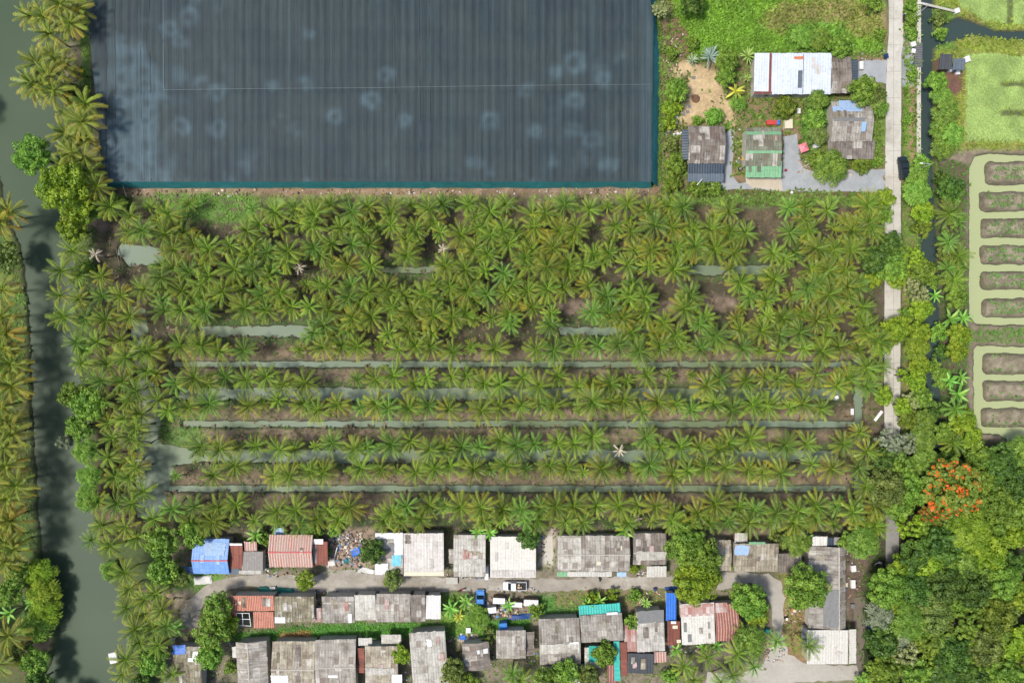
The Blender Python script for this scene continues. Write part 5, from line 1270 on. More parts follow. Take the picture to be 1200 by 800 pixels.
def house(x0, y0, x1, y1, kind, mat, label, ze=2.5, rise=.8, rp=.5, rot=0, extra=(), patches=(), wall='wall', cap='ridge', name='house', cat='house', group='village houses', open_=False, pitch=.5, door='s', wob=.05, sag=.03):
    hs_i[0] += 1; k = hs_i[0]; ze = ze + (k % 7) * .035
    zm = ze + rise * .5; f = S * (H - zm) / H; w = (x1 - x0) * f; d = (y1 - y0) * f; P = W((x0 + x1) / 2, (y0 + y1) / 2, zm)
    rz = math.radians(rot); root = empty(name, (P.x, P.y, 0), rz, label, cat, group)
    hf = lambda x, y: roofh(kind, x, y, w, d, ze, rise, rp)
    roof_mesh('roof', w, d, ze, rise, kind, rp, RM[mat] if isinstance(mat, str) else mat, root, seed=k, pitch=pitch, wob=wob, sag=sag)
    def local(px, py, z=None):
        q = W(px, py, zm if z is None else z) - P; q.z = 0; q.rotate(Matrix.Rotation(-rz, 3, 'Z')); return q.x, q.y
    if cap and kind in ('h', 'v'):
        mb = MB()
        if kind == 'h': yr = d * (rp - .5); mb.box(-w / 2 - .03, yr - .16, ze + rise - .03, w / 2 + .03, yr + .16, ze + rise + .085, tx=0, ty=.08)
        else: xr = w * (rp - .5); mb.box(xr - .16, -d / 2 - .03, ze + rise - .03, xr + .16, d / 2 + .03, ze + rise + .085, tx=.08, ty=0)
        mb.build('ridge_cap', M[cap], root)
    ix = .35
    if open_:
        for sx in (-1, 1):
            for sy in (-1, 1):
                x, y = sx * (w / 2 - .25), sy * (d / 2 - .25); MB().box(x - .06, y - .06, 0, x + .06, y + .06, hf(x, y) - .1).build('post', M['wood'], root)
    else:
        wm = MB(); X, Y = w / 2 - ix, d / 2 - ix; t = .1; zt = ze - .12
        wm.box(-X, -Y, 0, X, -Y + t, zt); wm.box(-X, Y - t, 0, X, Y, zt); wm.box(-X, -Y + t, 0, -X + t, Y - t, zt); wm.box(X - t, -Y + t, 0, X, Y - t, zt)
        wm.build('wall', M[wall], root)
        s = -1 if door == 's' else 1; yd = s * Y
        MB().box(-.45, min(yd, yd + s * .05), .02, .45, max(yd, yd + s * .05), 2.0).build('door', M['door'], root)
        if w > 4:
            for xx in (-w * .3, w * .3):
                wf = MB().box(xx - .45, min(yd, yd + s * .04), .95, xx + .45, max(yd, yd + s * .04), 1.85).build('window', M['cream'], root)
                MB().box(xx - .38, min(yd + s * .045, yd + s * .06), 1.02, xx + .38, max(yd + s * .045, yd + s * .06), 1.78).build('pane', M['glass'], wf)
    for e in extra:     # lean-to roofs: x0,y0,x1,y1,kind,mat,ze,rise,label
        ex0, ey0, ex1, ey1, ek, em, eze, er = e[:8]; z_ = eze + er / 2 + (k % 7) * .035; ff = S * (H - z_) / H
        lx, ly = local((ex0 + ex1) / 2, (ey0 + ey1) / 2, z_)
        o = roof_mesh('lean_to_roof', (ex1 - ex0) * ff, (ey1 - ey0) * ff, eze + (k % 7) * .035, er, ek, .5, RM[em] if em in RM else M[em], root, lx, ly, seed=k + 50, wob=.05)
        if len(e) > 8: o['label'] = e[8]
    rr_ = random.Random(k * 13)
    if w > 5 and group != 'x':
        for i in range(rr_.randint(1, 3)):      # odd loose sheets laid over leaks
            sw, sd2 = rr_.uniform(.5, 1.1), rr_.uniform(.9, 2.2); px_ = rr_.uniform(-w / 2 + 1, w / 2 - 1); py_ = rr_.uniform(-d / 2 + 1.2, d / 2 - 1.2)
            sheet('patch_sheet', sw, sd2, hf, RM[rr_.choice(['greylight', 'greydark', 'tan', 'grey', 'moss', 'greydark', 'rustwhite'])] if mat not in ('cleanwhite', 'skywhite', 'blue', 'whitelap') else RM['whitelap' if mat != 'blue' else 'palebluet'], root, px_, py_, .075 + .01 * i, 4, .03, k * 17 + i)
    for i, p in enumerate(patches):   # x0,y0,x1,y1,material,name,label
        a = local(p[0], p[1]); b = local(p[2], p[3]); cx_, cy_ = (a[0] + b[0]) / 2, (a[1] + b[1]) / 2
        mt = M.get(p[4]) or RM[p[4]]
        sheet(p[5], abs(b[0] - a[0]), abs(b[1] - a[1]), hf, mt, root, cx_, cy_, .06 + .012 * i, 6, p[7] if len(p) > 7 else .02, k * 31 + i, p[6] if len(p) > 6 else None)
    return root
R_ = dict(pitch=.45)
# top right compound
house(884, 63, 974, 110, 'n', 'skywhite', 'long white metal house with rust seams beside weeds', 3.0, .5, extra=[(974, 66, 998, 109, 'h', 'greydark', 2.9, .5, 'brown corrugated end roof'), (998, 70, 1005, 108, 'e', 'navy', 2.4, .2, 'navy strip roof')],
      patches=[(901, 63, 904, 110, 'rust', 'rust_strip', 'rusty seam'), (884, 107, 905, 110, 'rust', 'rust_strip'), (935, 83, 940, 103, 'bluegrey', 'skylight_sheet', 'grey skylight sheet'), (930, 67, 941, 70.5, 'orange', 'rust_stain', None, .08), (940.5, 64, 941.3, 110, 'grey', 'sheet_joint')], group='compound houses', cap=None)
house(975, 118, 1023, 165, 'h', 'grey', 'grey corrugated house with a pale blue tarp near the road', 2.8, .9, .52, extra=[(970, 164, 1025, 186, 'n', 'greydark', 2.2, .5, 'lower grey porch roof')],
      patches=[(976, 124, 1010, 131, 'palebluet', 'tarp', 'pale blue tarp', .07), (984, 117, 1002, 125, 'palebluet', 'tarp', None, .07), (1009, 144, 1014, 154, 'paleblue', 'tarp', 'small folded blue tarp', .06), (976, 139, 1012, 143, 'grey', 'ridge_sheet')], group='compound houses', cap=None)
house(807, 147, 850, 191, 'h', 'greydark', 'brown grey corrugated house at the foot of the sandy yard', 2.9, .8, extra=[(806, 191, 848, 203, 'n', 'navy', 2.4, .3, 'navy blue awning'), (806, 203, 848, 213, 'n', 'bluegrey', 2.1, .2, 'slate blue lower awning'), (799, 152, 807, 187, 'e', 'navy', 2.2, .3, 'narrow navy side roof')], group='compound houses', cap=None)
house(874, 149, 916, 194, 'h', 'greengrey', 'green and grey house on the gravel drive', 2.9, .7, .55, extra=[(874, 189, 916, 208, 'n', 'green', 2.5, .4, 'mint green awning')],
      patches=[(874, 154, 916, 158, 'green', 'green_band'), (874, 177, 916, 180, 'green', 'green_band'), (878, 186, 881, 201, 'greengrey', 'patch'), (888, 188, 892, 201, 'greengrey', 'patch')], group='compound houses', cap=None)
# first row, above the track
B = 'roofs above the village track'
house(225.5, 632, 267.5, 673, 'h', 'blue', 'bright blue roofed house with a red ridge', 2.7, 1.0, .42, extra=[(211, 664, 226, 674, 's', 'blue', 2.3, .2, 'small blue side roof')], cap='ridgered', patches=[(240, 636, 264, 650, 'palebluet', 'faded_patch', 'faded patch', .15)])
house(268, 637, 284.5, 666, 'n', 'rust', 'rust red roof joined to the blue roofed house', 2.4, .3, extra=[(268, 666, 280, 673, 'n', 'bluegrey', 2.2, .15)], patches=[(268, 636, 284, 638.5, 'white', 'white_strip')], cap=None, wall='wallwood')
house(286, 634, 301, 646, 'n', 'pink', 'tiny red and white striped roof behind a concrete slab roof', 2.3, .2, wall='wallwood')
house(283.5, 646, 308, 673, 's', M['slab'], 'plain pale slab roof between rust red and pink striped roofs', 2.55, .1, patches=[(280, 668, 306, 672, 'greylight', 'edge_strip')], sag=0)
house(315, 627, 366, 665, 'h', 'pink', 'pink and white striped roof house by the track', 2.8, .9, cap='ridgered')
house(366.5, 634, 384, 662, 'n', 'rust', 'rusty annex right of the pink striped roof', 2.3, .3, patches=[(366.5, 638, 371, 660, 'slab', 'grey_strip', 'grey strip'), (367, 631, 379, 637, 'white', 'white_sheet')], wall='wallwood')
house(440, 624, 472, 673, 'w', 'greylight', 'cluttered pale roof with a cyan patch', 2.5, .4, patches=[(459, 650, 470, 663, 'cyan', 'cyan_patch', 'cyan patch', .08), (440, 624, 472, 631, 'white', 'white_sheet'), (462, 631, 472, 650, 'white', 'white_sheet'), (440, 660, 455, 672, 'white', 'white_sheet', None, .1), (455, 636, 462, 647, 'grey', 'patch', None, .1)])
house(473, 624, 520, 673, 'n', 'whitelap', 'white ribbed roof with thin dark joints', 2.8, .6, patches=[(473, 670, 520, 675, 'cream', 'cream_edge'), (475, 626, 481, 636, 'greydark', 'stain_sheet', None, .12)])
house(531.5, 627, 569, 676, 'h', 'greylight', 'grey roof of many patched sheets left of a plain white roof', 2.7, .6, .55, extra=[(526, 643, 532, 660, 'e', 'grey', 2.2, .1)], patches=[(545, 645, 563, 650, 'tan', 'patch'), (532, 654, 568, 660, 'greylight', 'pale_band')], cap=None)
house(574.5, 628, 628, 677, 'n', 'cleanwhite', 'plain white roof above the parked white pickup', 2.8, .5, patches=[(575, 668, 627, 676, 'whitelap', 'ribbed_band')], cap=None)
house(652.5, 628, 738, 670, 'h', 'grey', 'widest grey roof with white shop awnings on the track', 2.9, .9, .5, extra=[(665, 669.5, 700, 675.5, 'n', 'white', 2.4, .15, 'white awning'), (653, 669.5, 664.8, 675.5, 'n', 'green', 2.35, .15, 'mint awning'), (700.2, 669.5, 717, 675.5, 'n', 'white', 2.45, .15), (723, 669.8, 734, 675.5, 'n', 'palebluet', 2.4, .15, 'pale blue awning')],
      patches=[(654, 630, 681, 668, 'greylight', 'pale_sheets', 'paler sheets'), (724, 639, 729, 644, 'cream', 'patch'), (699, 657, 704, 662, 'cream', 'patch')])
house(742, 625, 781, 662, 'h', 'greydark', 'blotchy grey roof left of the big lime tree', 2.7, .7, .4, extra=[(758, 663, 781, 676, 'n', 'white', 2.4, .15, 'bright white porch roof')], patches=[(745, 645, 780, 656, 'greylight', 'pale_sheets', None, .12)])
house(840, 633, 857, 669, 'h', 'tan', 'narrow grey roof right of the big lime tree', 2.6, .4, cap=None)
house(861, 636, 912, 670, 'n', 'tan', 'grey roof with a pale blue patch at its corner', 2.7, .6, patches=[(860.5, 638, 877, 650, 'palebluet', 'tarp', 'pale blue tarp', .1), (877, 634, 896, 637, 'green', 'green_strip')], cap=None)
house(912.4, 648, 939, 671, 'n', 'greydark', 'darker grey roof joining the long narrow roof', 2.5, .35, cap=None)
house(861, 624, 876, 636, 'n', 'greylight', 'little pale roof behind the blue patched grey roof', 2.2, .2, wall='wallwood')
house(952, 628, 969.5, 640, 'n', 'white', 'small bright white roof at the head of the long grey roof', 2.6, .2)
house(970, 630, 990, 640, 'n', 'navy', 'small navy roof with a pale square at the orchard edge', 2.4, .2, patches=[(977, 629, 985.5, 638, 'slab', 'pale_square')])
house(948.5, 640.5, 992, 739, 'v', 'grey', 'long narrow grey roof running down to the white shed', 2.7, .8, .78, patches=[(965, 690, 982, 734, 'grey', 'pale_sheets', None, .12), (959, 650, 966, 656, 'tan', 'patch', None, .1)])
house(946, 737.5, 994, 778, 'n', 'cleanwhite', 'big clean white shed roof on the paved yard', 3.2, .3, extra=[(995, 737, 1003.5, 777, 'w', 'cleanwhite', 3.0, .15, 'narrow white strip roof'), (940, 736.5, 946, 756, 'e', 'bluegrey', 2.6, .1)], name='shed', cat='shed', wob=.01)
# second row, below the track
house(271, 697, 321, 716, 'n', 'orange', 'orange tiled roof house with open roof frames', 2.9, .5, extra=[(297, 716, 321, 736, 'n', 'orange', 2.4, .4), (271, 716, 277, 730, 'n', 'orange', 2.4, .3)], patches=[(279, 704, 283, 708, 'cream', 'pale_tile', None, .1)], cap=None)
house(321.6, 698, 368, 729, 'n', 'moss', 'mossy brown grey roof right of the orange tiled one', 2.7, .5, patches=[(343, 704, 348, 711, 'greylight', 'patch'), (321.6, 723, 334, 730, 'white', 'patch')], cap=None)
house(377.5, 698, 415, 730, 'n', 'grey', 'grey roof right of the red and white privy', 2.7, .6, patches=[(378, 705, 413, 707, 'greylight', 'pale_joint'), (408, 719, 412, 730, 'white', 'patch')], cap=None)
house(415.4, 696, 440, 727, 'n', 'greylight', 'light grey roof, second in the joined grey terrace', 2.75, .6, cap=None)
house(440.4, 696, 481, 729, 'h', 'grey', 'even grey roof in the middle of the joined terrace', 2.8, .5, .5, cap=None)
house(481.4, 696, 498.5, 728, 'n', 'greydark', 'dark blotched roof left of the flat white roof', 2.75, .5, cap=None)
house(499, 697, 516.5, 725, 'n', M['tarpwhite'], 'flat white roof at the right end of the grey terrace', 2.7, .1, sag=0, cap=None)
house(369.5, 712, 376.8, 729, 'n', 'rustwhite', 'red and white privy between mossy and grey roofs', 2.1, .2, name='privy', cat='outhouse')
house(632, 725, 680, 779, 'h', 'grey', 'large tilted grey roof left of the teal edged roof', 2.8, .8, .45, rot=2, patches=[(667, 751, 678, 753, 'white', 'white_strip'), (633, 754, 679, 764, 'greylight', 'pale_band', None, .1)], cap=None)
house(680.5, 720, 730, 752, 'h', 'grey', 'grey roof with a bright teal sheet behind it', 3.0, .6, .5, rot=4, extra=[(678.5, 708, 727, 722, 's', 'teal', 2.6, .2, 'bright teal sheet roof')], patches=[(711, 718, 724, 720, 'white', 'white_strip')], cap=None)
house(746, 715, 778.5, 764, 'n', 'greylight', 'pale tilted roof left of the blue shed', 2.8, .7, rot=3, patches=[(747, 715, 778, 728, 'grey', 'dark_sheets', None, .08)], extra=[(766, 763, 781, 776, 'n', 'pink', 2.3, .2)], cap=None)
house(731.5, 731, 746, 764, 'n', 'rustwhite', 'red and white patchwork roof between two grey roofs', 2.4, .3, rot=2, cap=None, wall='wallwood')
house(735.5, 765, 766, 789, 'n', 'slate', 'charcoal metal roof below the patchwork roof', 2.7, .25, rot=-1, cap=None)
house(685, 758, 704, 782, 'n', 'greylight', 'cream roof half hidden by a tree beside teal sheets', 2.4, .2, patches=[(690, 756, 704, 775, 'teal', 'teal_sheet', 'teal sheet')], cap=None)
house(719.5, 751, 726.5, 797, 'e', 'teal', 'narrow teal strip roof running downwards', 2.6, .1, rot=2, cap=None, pitch=.8)
house(727, 752, 735, 791, 'e', 'rust', 'narrow rust red roof beside the teal strip', 2.4, .15, rot=2, cap=None)
house(712, 778, 722, 800, 'n', 'ruststripe', 'small pinkish striped roof at the bottom edge', 2.3, .2, cap=None)
house(780.5, 694, 792.5, 727, 'n', M['tarpblue'], 'bright blue narrow shed below the big lime tree', 2.4, .2, name='shed', cat='shed', cap=None, rot=0)
house(782.5, 727, 797, 756, 'n', 'rust', 'rust brown roof left of the white patched roof', 2.5, .3, patches=[(786, 727, 792, 730, 'white', 'patch'), (788, 732, 794, 736, 'cream', 'patch'), (793, 749, 798, 753, 'cream', 'patch')], cap=None)
house(798.5, 706, 837.5, 755, 'n', 'white', 'white roof with dark patches and a rusty top', 2.9, .5, rot=3, patches=[(796, 708, 836, 720, 'rustwhite', 'rusty_sheets', 'rusty sheets', .06), (801, 729, 805, 740, 'grey', 'dark_patch'), (806, 743, 811, 752, 'grey', 'dark_patch'), (829, 728, 832, 736, 'slab', 'dark_patch'), (830, 742, 833, 748, 'slab', 'dark_patch')], cap=None)
house(838.5, 708, 866, 751, 'h', 'ruststripe', 'rust and white striped roof right of the white patched one', 2.8, .7, .38, rot=3, cap=None, patches=[(837, 707, 853, 717, 'rustwhite', 'pale_sheets')])
house(581.5, 739, 616, 772, 'h', 'grey', 'square dark grey roof in the middle of the bottom row', 2.7, .7, .42, extra=[(616, 740, 626, 768, 'w', 'greydark', 2.3, .2)], patches=[(580, 727, 588, 737, 'slab', 'patch')][:0], cap=None)
# bottom row
house(203, 758, 236, 812, 'h', 'moss', 'dark mossy roof with a blue tarp at the lower left', 2.7, .6, .7, patches=[(202, 756, 217, 766, 'tarpblue', 'tarp', 'blue tarp', .14), (221, 770, 232, 774, 'white', 'white_board'), (226, 763, 232, 770, 'white', 'white_board')], extra=[(192, 772, 202, 808, 'e', 'greydark', 2.2, .2)], cap=None)
house(277, 752, 313, 812, 'v', 'grey', 'grey roof with a pale ridge at the left of the bottom row', 2.8, .7, .42, rot=3, extra=[(272, 757, 280, 770, 'n', 'white', 2.5, .1, 'white board roof')])
house(318.5, 752, 369, 815, 'h', 'tan', 'wide tan streaked roof in the bottom row', 2.8, .8, .5, patches=[(346, 756, 352, 800, 'greydark', 'dark_streak', None, .12), (318, 790, 338, 801, 'white', 'white_sheet', None, .08)])
house(369.6, 750, 417, 815, 'h', 'grey', 'grey brown roof right of the wide tan one', 2.85, .8, .52, rot=1, patches=[(385, 790, 396, 793, 'white', 'patch')])
house(418.5, 759, 427, 788, 'e', 'rust', 'narrow brick red roof between two bottom row roofs', 2.5, .15, cap=None)
house(428, 756, 466, 815, 'n', 'tan', 'patchy brown grey roof left of a lime tree', 2.7, .6, extra=[(420, 747, 436, 756, 'n', 'white', 2.4, .1), (447, 743, 470, 754, 'n', 'greylight', 2.4, .15)], patches=[(459, 790, 471, 803, 'white', 'white_sheet'), (428, 782, 462, 790, 'greylight', 'pale_band', None, .12)], cap=None)
house(482, 739, 524, 812, 'n', 'greylight', 'large light grey roof tilted in the bottom row', 2.8, .6, rot=4, patches=[(500, 748, 506, 756, 'white', 'patch', None, .1)], cap=None, wob=.12)
house(542, 753, 574, 785, 'v', 'greydark', 'small dark brown roof right of a large light roof', 2.6, .5, .55, rot=5, patches=[(559, 761, 564, 765, 'white', 'patch'), (566, 760, 572, 765, 'white', 'patch')], cap=None)
house(634, 780, 684, 822, 'n', 'greylight', 'pale roof under trees at the bottom edge', 2.3, .3, cap=None)
# hut by the field and little platform across the canal
house(1101, 64, 1116, 81, 'n', 'slate', 'small charcoal hut between the canal and bright field', 2.6, .4, name='hut', cat='hut', group='field huts', extra=[(1117, 69, 1131, 82, 'n', 'bluegrey', 2.3, .2, 'grey green lean-to')], wall='wallwood', cap=None)
o = MB(); a = W(1073, 79, .5); b = W(1079, 50, .5); o.box(a.x, a.y, .36, b.x + .3, b.y, .5); 
root = empty('canal_platform', W(1080, 64), 0, 'grey wooden platform bridging the top of the dark canal', 'platform')
pl = MB(); a = W(1072, 79, .5) - root.location; b = W(1081, 50, .5) - root.location
for i in range(14): y = a.y + (b.y - a.y) * i / 14; pl.box(a.x, y + .03, .38, b.x, y + (b.y - a.y) / 14 - .03, .5)
pl.build('deck', pm('deck_grey', G_(112, 112, 116), .85, .25, 2), root)
for sx in (a.x + .15, b.x - .15):
    for sy in (a.y + .2, b.y - .2): MB().tube((sx, sy, -1.6), (sx, sy, .38), .08).build('pile', M['wood'], root)
root = empty('footbridge', W(1097, 10), 0, 'long thin pale plank footbridge over the canal at the top', 'footbridge')
a = W(1077, 4, .7) - root.location; b = W(1120, 15, .5) - root.location
MB().box(-(b - a).length / 2, -.22, .45, (b - a).length / 2, .22, .53, rz=math.atan2(b.y - a.y, b.x - a.x), c=(0, 0)).build('plank', M['concrete'], root)
for t in (.25, .75): p = a.lerp(b, t); MB().tube((p.x, p.y, -1.6), (p.x, p.y, .46), .07).build('pile', M['wood'], root)
# roof framework of the orange house
root = empty('roof_frame', W(286, 725), 0, 'white open roof frame beside the orange tiled roof', 'frame')
for q in [((277, 718), (292, 718)), ((277, 718), (277, 732)), ((292, 718), (294, 733)), ((277, 732), (294, 733)), ((284, 718), (285, 732)), ((277, 725), (293, 725))]:
    a = W(*q[0], 2.7) - root.location; b = W(*q[1], 2.7) - root.location; a.z = b.z = 2.7; MB().tube(a, b, .07, n=4).build('beam', M['white'], root)
for x, y in ((277, 718), (292, 718), (277, 732), (294, 733)): p = W(x, y, 2.7) - root.location; MB().tube((p.x, p.y, 0), (p.x, p.y, 2.7), .07, n=5).build('post', M['white'], root)

# ---------------------------------------------------------------- loose things
def place(name, cat, label, px, py, z=0, rot=0, group=None): return empty(name, W(px, py, z), math.radians(rot), label, cat, group)
def tarp(px, py, w, h, mat, label, rot=0, z=.25, cat='tarp', name='tarp'):
    ww, dd = w * S, h * S; r = random.Random(int(px * 7 + py))
    n = 9; V = []; F_ = []
    ang = [(r.uniform(0, 6), r.uniform(.5, 1.6), r.uniform(.5, 1.6)) for _ in range(4)]
    for i in range(n + 1):
        for j in range(n + 1):
            x = -ww / 2 + ww * i / n + r.uniform(-.1, .1); y = -dd / 2 + dd * j / n + r.uniform(-.1, .1)
            zz = z + .16 * sum(math.sin(a + x * p + y * q) for a, p, q in ang) / 2
            if i in (0, n) or j in (0, n): zz = max(.06, zz * .25)
            V.append((x, y, max(.06, zz)))
    for i in range(n):
        for j in range(n): F_.append((i * (n + 1) + j, (i + 1) * (n + 1) + j, (i + 1) * (n + 1) + j + 1, i * (n + 1) + j + 1))
    me = bpy.data.meshes.new(name); me.from_pydata(V, [], F_); me.update(); o = link(name, me, M[mat]); o.location = W(px, py, 0); o.location.z = .04; o.rotation_euler = (0, 0, math.radians(rot)); tag(o, label, cat)
for a in [(417, 646, 11, 9, 'tarpblue', 'crumpled blue tarp in the rubbish yard beside the dark tree', 15), (238, 679, 21, 10, 'tarpwhite', 'white sheets heaped below the blue roof', 4), (312, 691, 18, 8, 'tarpteal', 'teal tarp left half above the orange tiled roof', -4), (334, 692, 22, 8, 'tarpteal', 'teal tarp right half above the mossy roof', -3),
          (320, 688, 8, 4, 'tarpwhite', 'white cloth lying on the teal tarp', 10, .5), (610, 722, 30, 6, 'tarpdk', 'dark blue tarp stretched above the dark grey middle roof', 4), (786, 690, 14, 7, 'tarpdk', 'dark blue tarp under the edge of the big lime tree', 5), (542, 747, 9, 8, 'tarpblue', 'blue and white tarp left above the small dark roof', 20),
          (430, 668, 20, 6, 'tarpwhite', 'white sheet on the track edge below the dark round tree', -8), (389, 659, 10, 7, 'tarpwhite', 'white sheets beside the rusty annex', 10), (408, 656, 10, 5, 'tarpteal', 'faded green cloth in the rubbish yard', 10), (900, 143, 0.1, 0.1, 'red', 'x')][:-1]: tarp(*a)
def box_thing(name, cat, label, px, py, w, d, h, mat, rot=0, lid=None, z=0, group=None):
    root = place(name, cat, label, px, py, z, rot, group); W2, D2 = w / 2, d / 2
    MB().box(-W2, -D2, z * 0, W2, D2, h, tx=.01, ty=.01).build('body', M[mat], root)
    MB().box(-W2 - .03, -D2 - .03, h + .002, W2 + .03, D2 + .03, h + .06, tx=.02, ty=.02).build('lid', M[lid or mat], root); return root
for a in [
 ('water_tank', 'water tank', 'tall blue plastic water tank above the dark grey middle roof', 590, 732, 1.5, 2.0, 1.6, 'blueplastic', 5, 'blueplastic'),
 ('shed', 'shed', 'small white roofed lean-to above the rubble in the yard', 577, 711, 1.6, 1.1, 1.6, 'tarpwhite', 8, 'white'),
 ('shed', 'shed', 'white shed roof close to the banana among the rubble', 585, 699.5, 2.3, 1.1, 1.9, 'wallwood', -3, 'white'),
 ('shed', 'shed', 'low white shed roof right of the yard banana', 603, 704, 2.9, .9, 1.8, 'wallwood', -3, 'white'),
 ('shed', 'shed', 'longest white shed roof on the lower track edge', 622, 702, 2.8, 1.2, 1.8, 'wallwood', -2, 'tarpwhite'),
 ('shed', 'shed', 'white box shed on the rubble left of the tarp', 561, 726, 1.9, 1.0, 1.5, 'wallwood', 0, 'white'),
 ('crate', 'crate', 'white crate by the concrete pad beside a white roof', 530, 679, 2.2, 1.3, .5, 'cream', 0, 'concrete'),
 ('crate', 'crate', 'white long box between two roofs at the track', 570.5, 668, .7, 2.6, 1.6, 'white', 0, 'white'),
 ('storage_box', 'box', 'red storage box behind the green and grey house', 903, 145, 2.0, .9, .8, 'red', 0, 'red'),
 ('storage_box', 'box', 'little blue box beside the red storage box', 910.5, 145, .5, .9, .8, 'blueplastic', 0, 'blueplastic'),
 ('storage_box', 'box', 'cream cabinet right behind the green and grey house', 922, 147, 1.5, 1.8, 1.0, 'cream', 0, 'cream'),
 ('storage_box', 'box', 'blue crate beside the white van corner near the road', 1037, 67, .6, .8, .7, 'navyp', 10, 'navyp'),
 ('storage_box', 'box', 'white cooler box at the right end of the white metal house', 1006.5, 79, .7, 1.5, 1.0, 'white', 0, 'white'),
 ('white_board', 'board', 'upright white board leaning by the lime bush near the net', 792.5, 139, .5, 2.2, .12, 'white', 0, 'white'),
 ('white_board', 'board', 'white board beside the navy side roof', 795, 157, 2.1, .5, .12, 'white', 12, 'white'),
 ('white_plank', 'plank', 'white plank lying askew beside the road under a lime tree', 1029, 487, .55, 2.4, .12, 'white', -38, 'white'),
 ('white_plank', 'plank', 'thin white plank over the left ditch', 162, 539, 1.3, .3, .1, 'white', 5, 'white'),
 ('white_plank', 'plank', 'pale plank across the top of the left ditch', 158, 411, 1.8, .25, .1, 'cream', 3, 'cream'),
 ('white_box', 'box', 'white box at the right end of the first wide open ditch', 979.5, 465, .6, .6, .4, 'white', 20, 'white'),
 ('white_box', 'box', 'white post box near the right bank of the open ditch', 998, 482, .5, 1.2, .3, 'white', 0, 'white'),
 ('storage_box', 'box', 'dark blue bin at the edge of the wood by the white shed', 1018, 734, .8, 1.3, 1.0, 'navyp', 0, 'navyp'),
 ('storage_box', 'box', 'small teal and blue tank behind the pink striped roof', 330, 621, 1.9, 1.7, 1.5, 'blueplastic', 0, 'paleblue'),
 ('crate', 'crate', 'upper white crate in the dark soil yard', 999, 665, .9, 1.2, .5, 'white', 5, 'white'),
 ('crate', 'crate', 'middle white crate in the dark soil yard', 998.5, 683, .8, 1.6, .5, 'white', 2, 'white'),
 ('crate', 'crate', 'cream crate left of the middle white crate', 990, 684, .7, .8, .4, 'cream', 0, 'cream'),
 ('crate', 'crate', 'small grey crate low in the dark soil yard', 998, 709, .7, .8, .4, 'grey', 0, 'grey'),
 ('crate', 'crate', 'white crate by the canal platform', 1069, 53, .9, .9, .5, 'white', 15, 'white'),
 ('crate', 'crate', 'second white crate below the other by the canal platform', 1069, 61, .7, .8, .5, 'tarpwhite', -10, 'white'),
 ('crate', 'crate', 'white crate below the charcoal hut', 1112, 83, .8, .8, .5, 'white', 10, 'white'),
 ('crate', 'crate', 'white crate below the grey green lean-to', 1121, 86, .7, .8, .5, 'white', 0, 'white'),
 ('crate', 'crate', 'white crate at the right side of the field hut', 1131, 71, 1.0, 1.1, .7, 'white', 20, 'white'),
 ('crate', 'crate', 'white box at the end of the plank footbridge', 1120, 14, .9, .9, .5, 'white', 20, 'white'),
 ('crate', 'crate', 'white box under the edge of the yellow spotted bush', 935, 131, .6, 1.0, .5, 'white', 0, 'white'),
 ('crate', 'crate', 'pale crate above the tree covered dirt near the track', 549, 737, .9, 1.0, .5, 'tarpwhite', 0, 'white'),
 ('table', 'table', 'white patio table beside the pink umbrella', 955, 172, 1.2, .8, .72, 'white', 10, 'tarpwhite'),
 ('chest', 'box', 'grey metal chest below the banana above the mossy roof', 204, 748, 1.2, .6, .6, 'white', 60, 'steel'),
]: box_thing(*a)
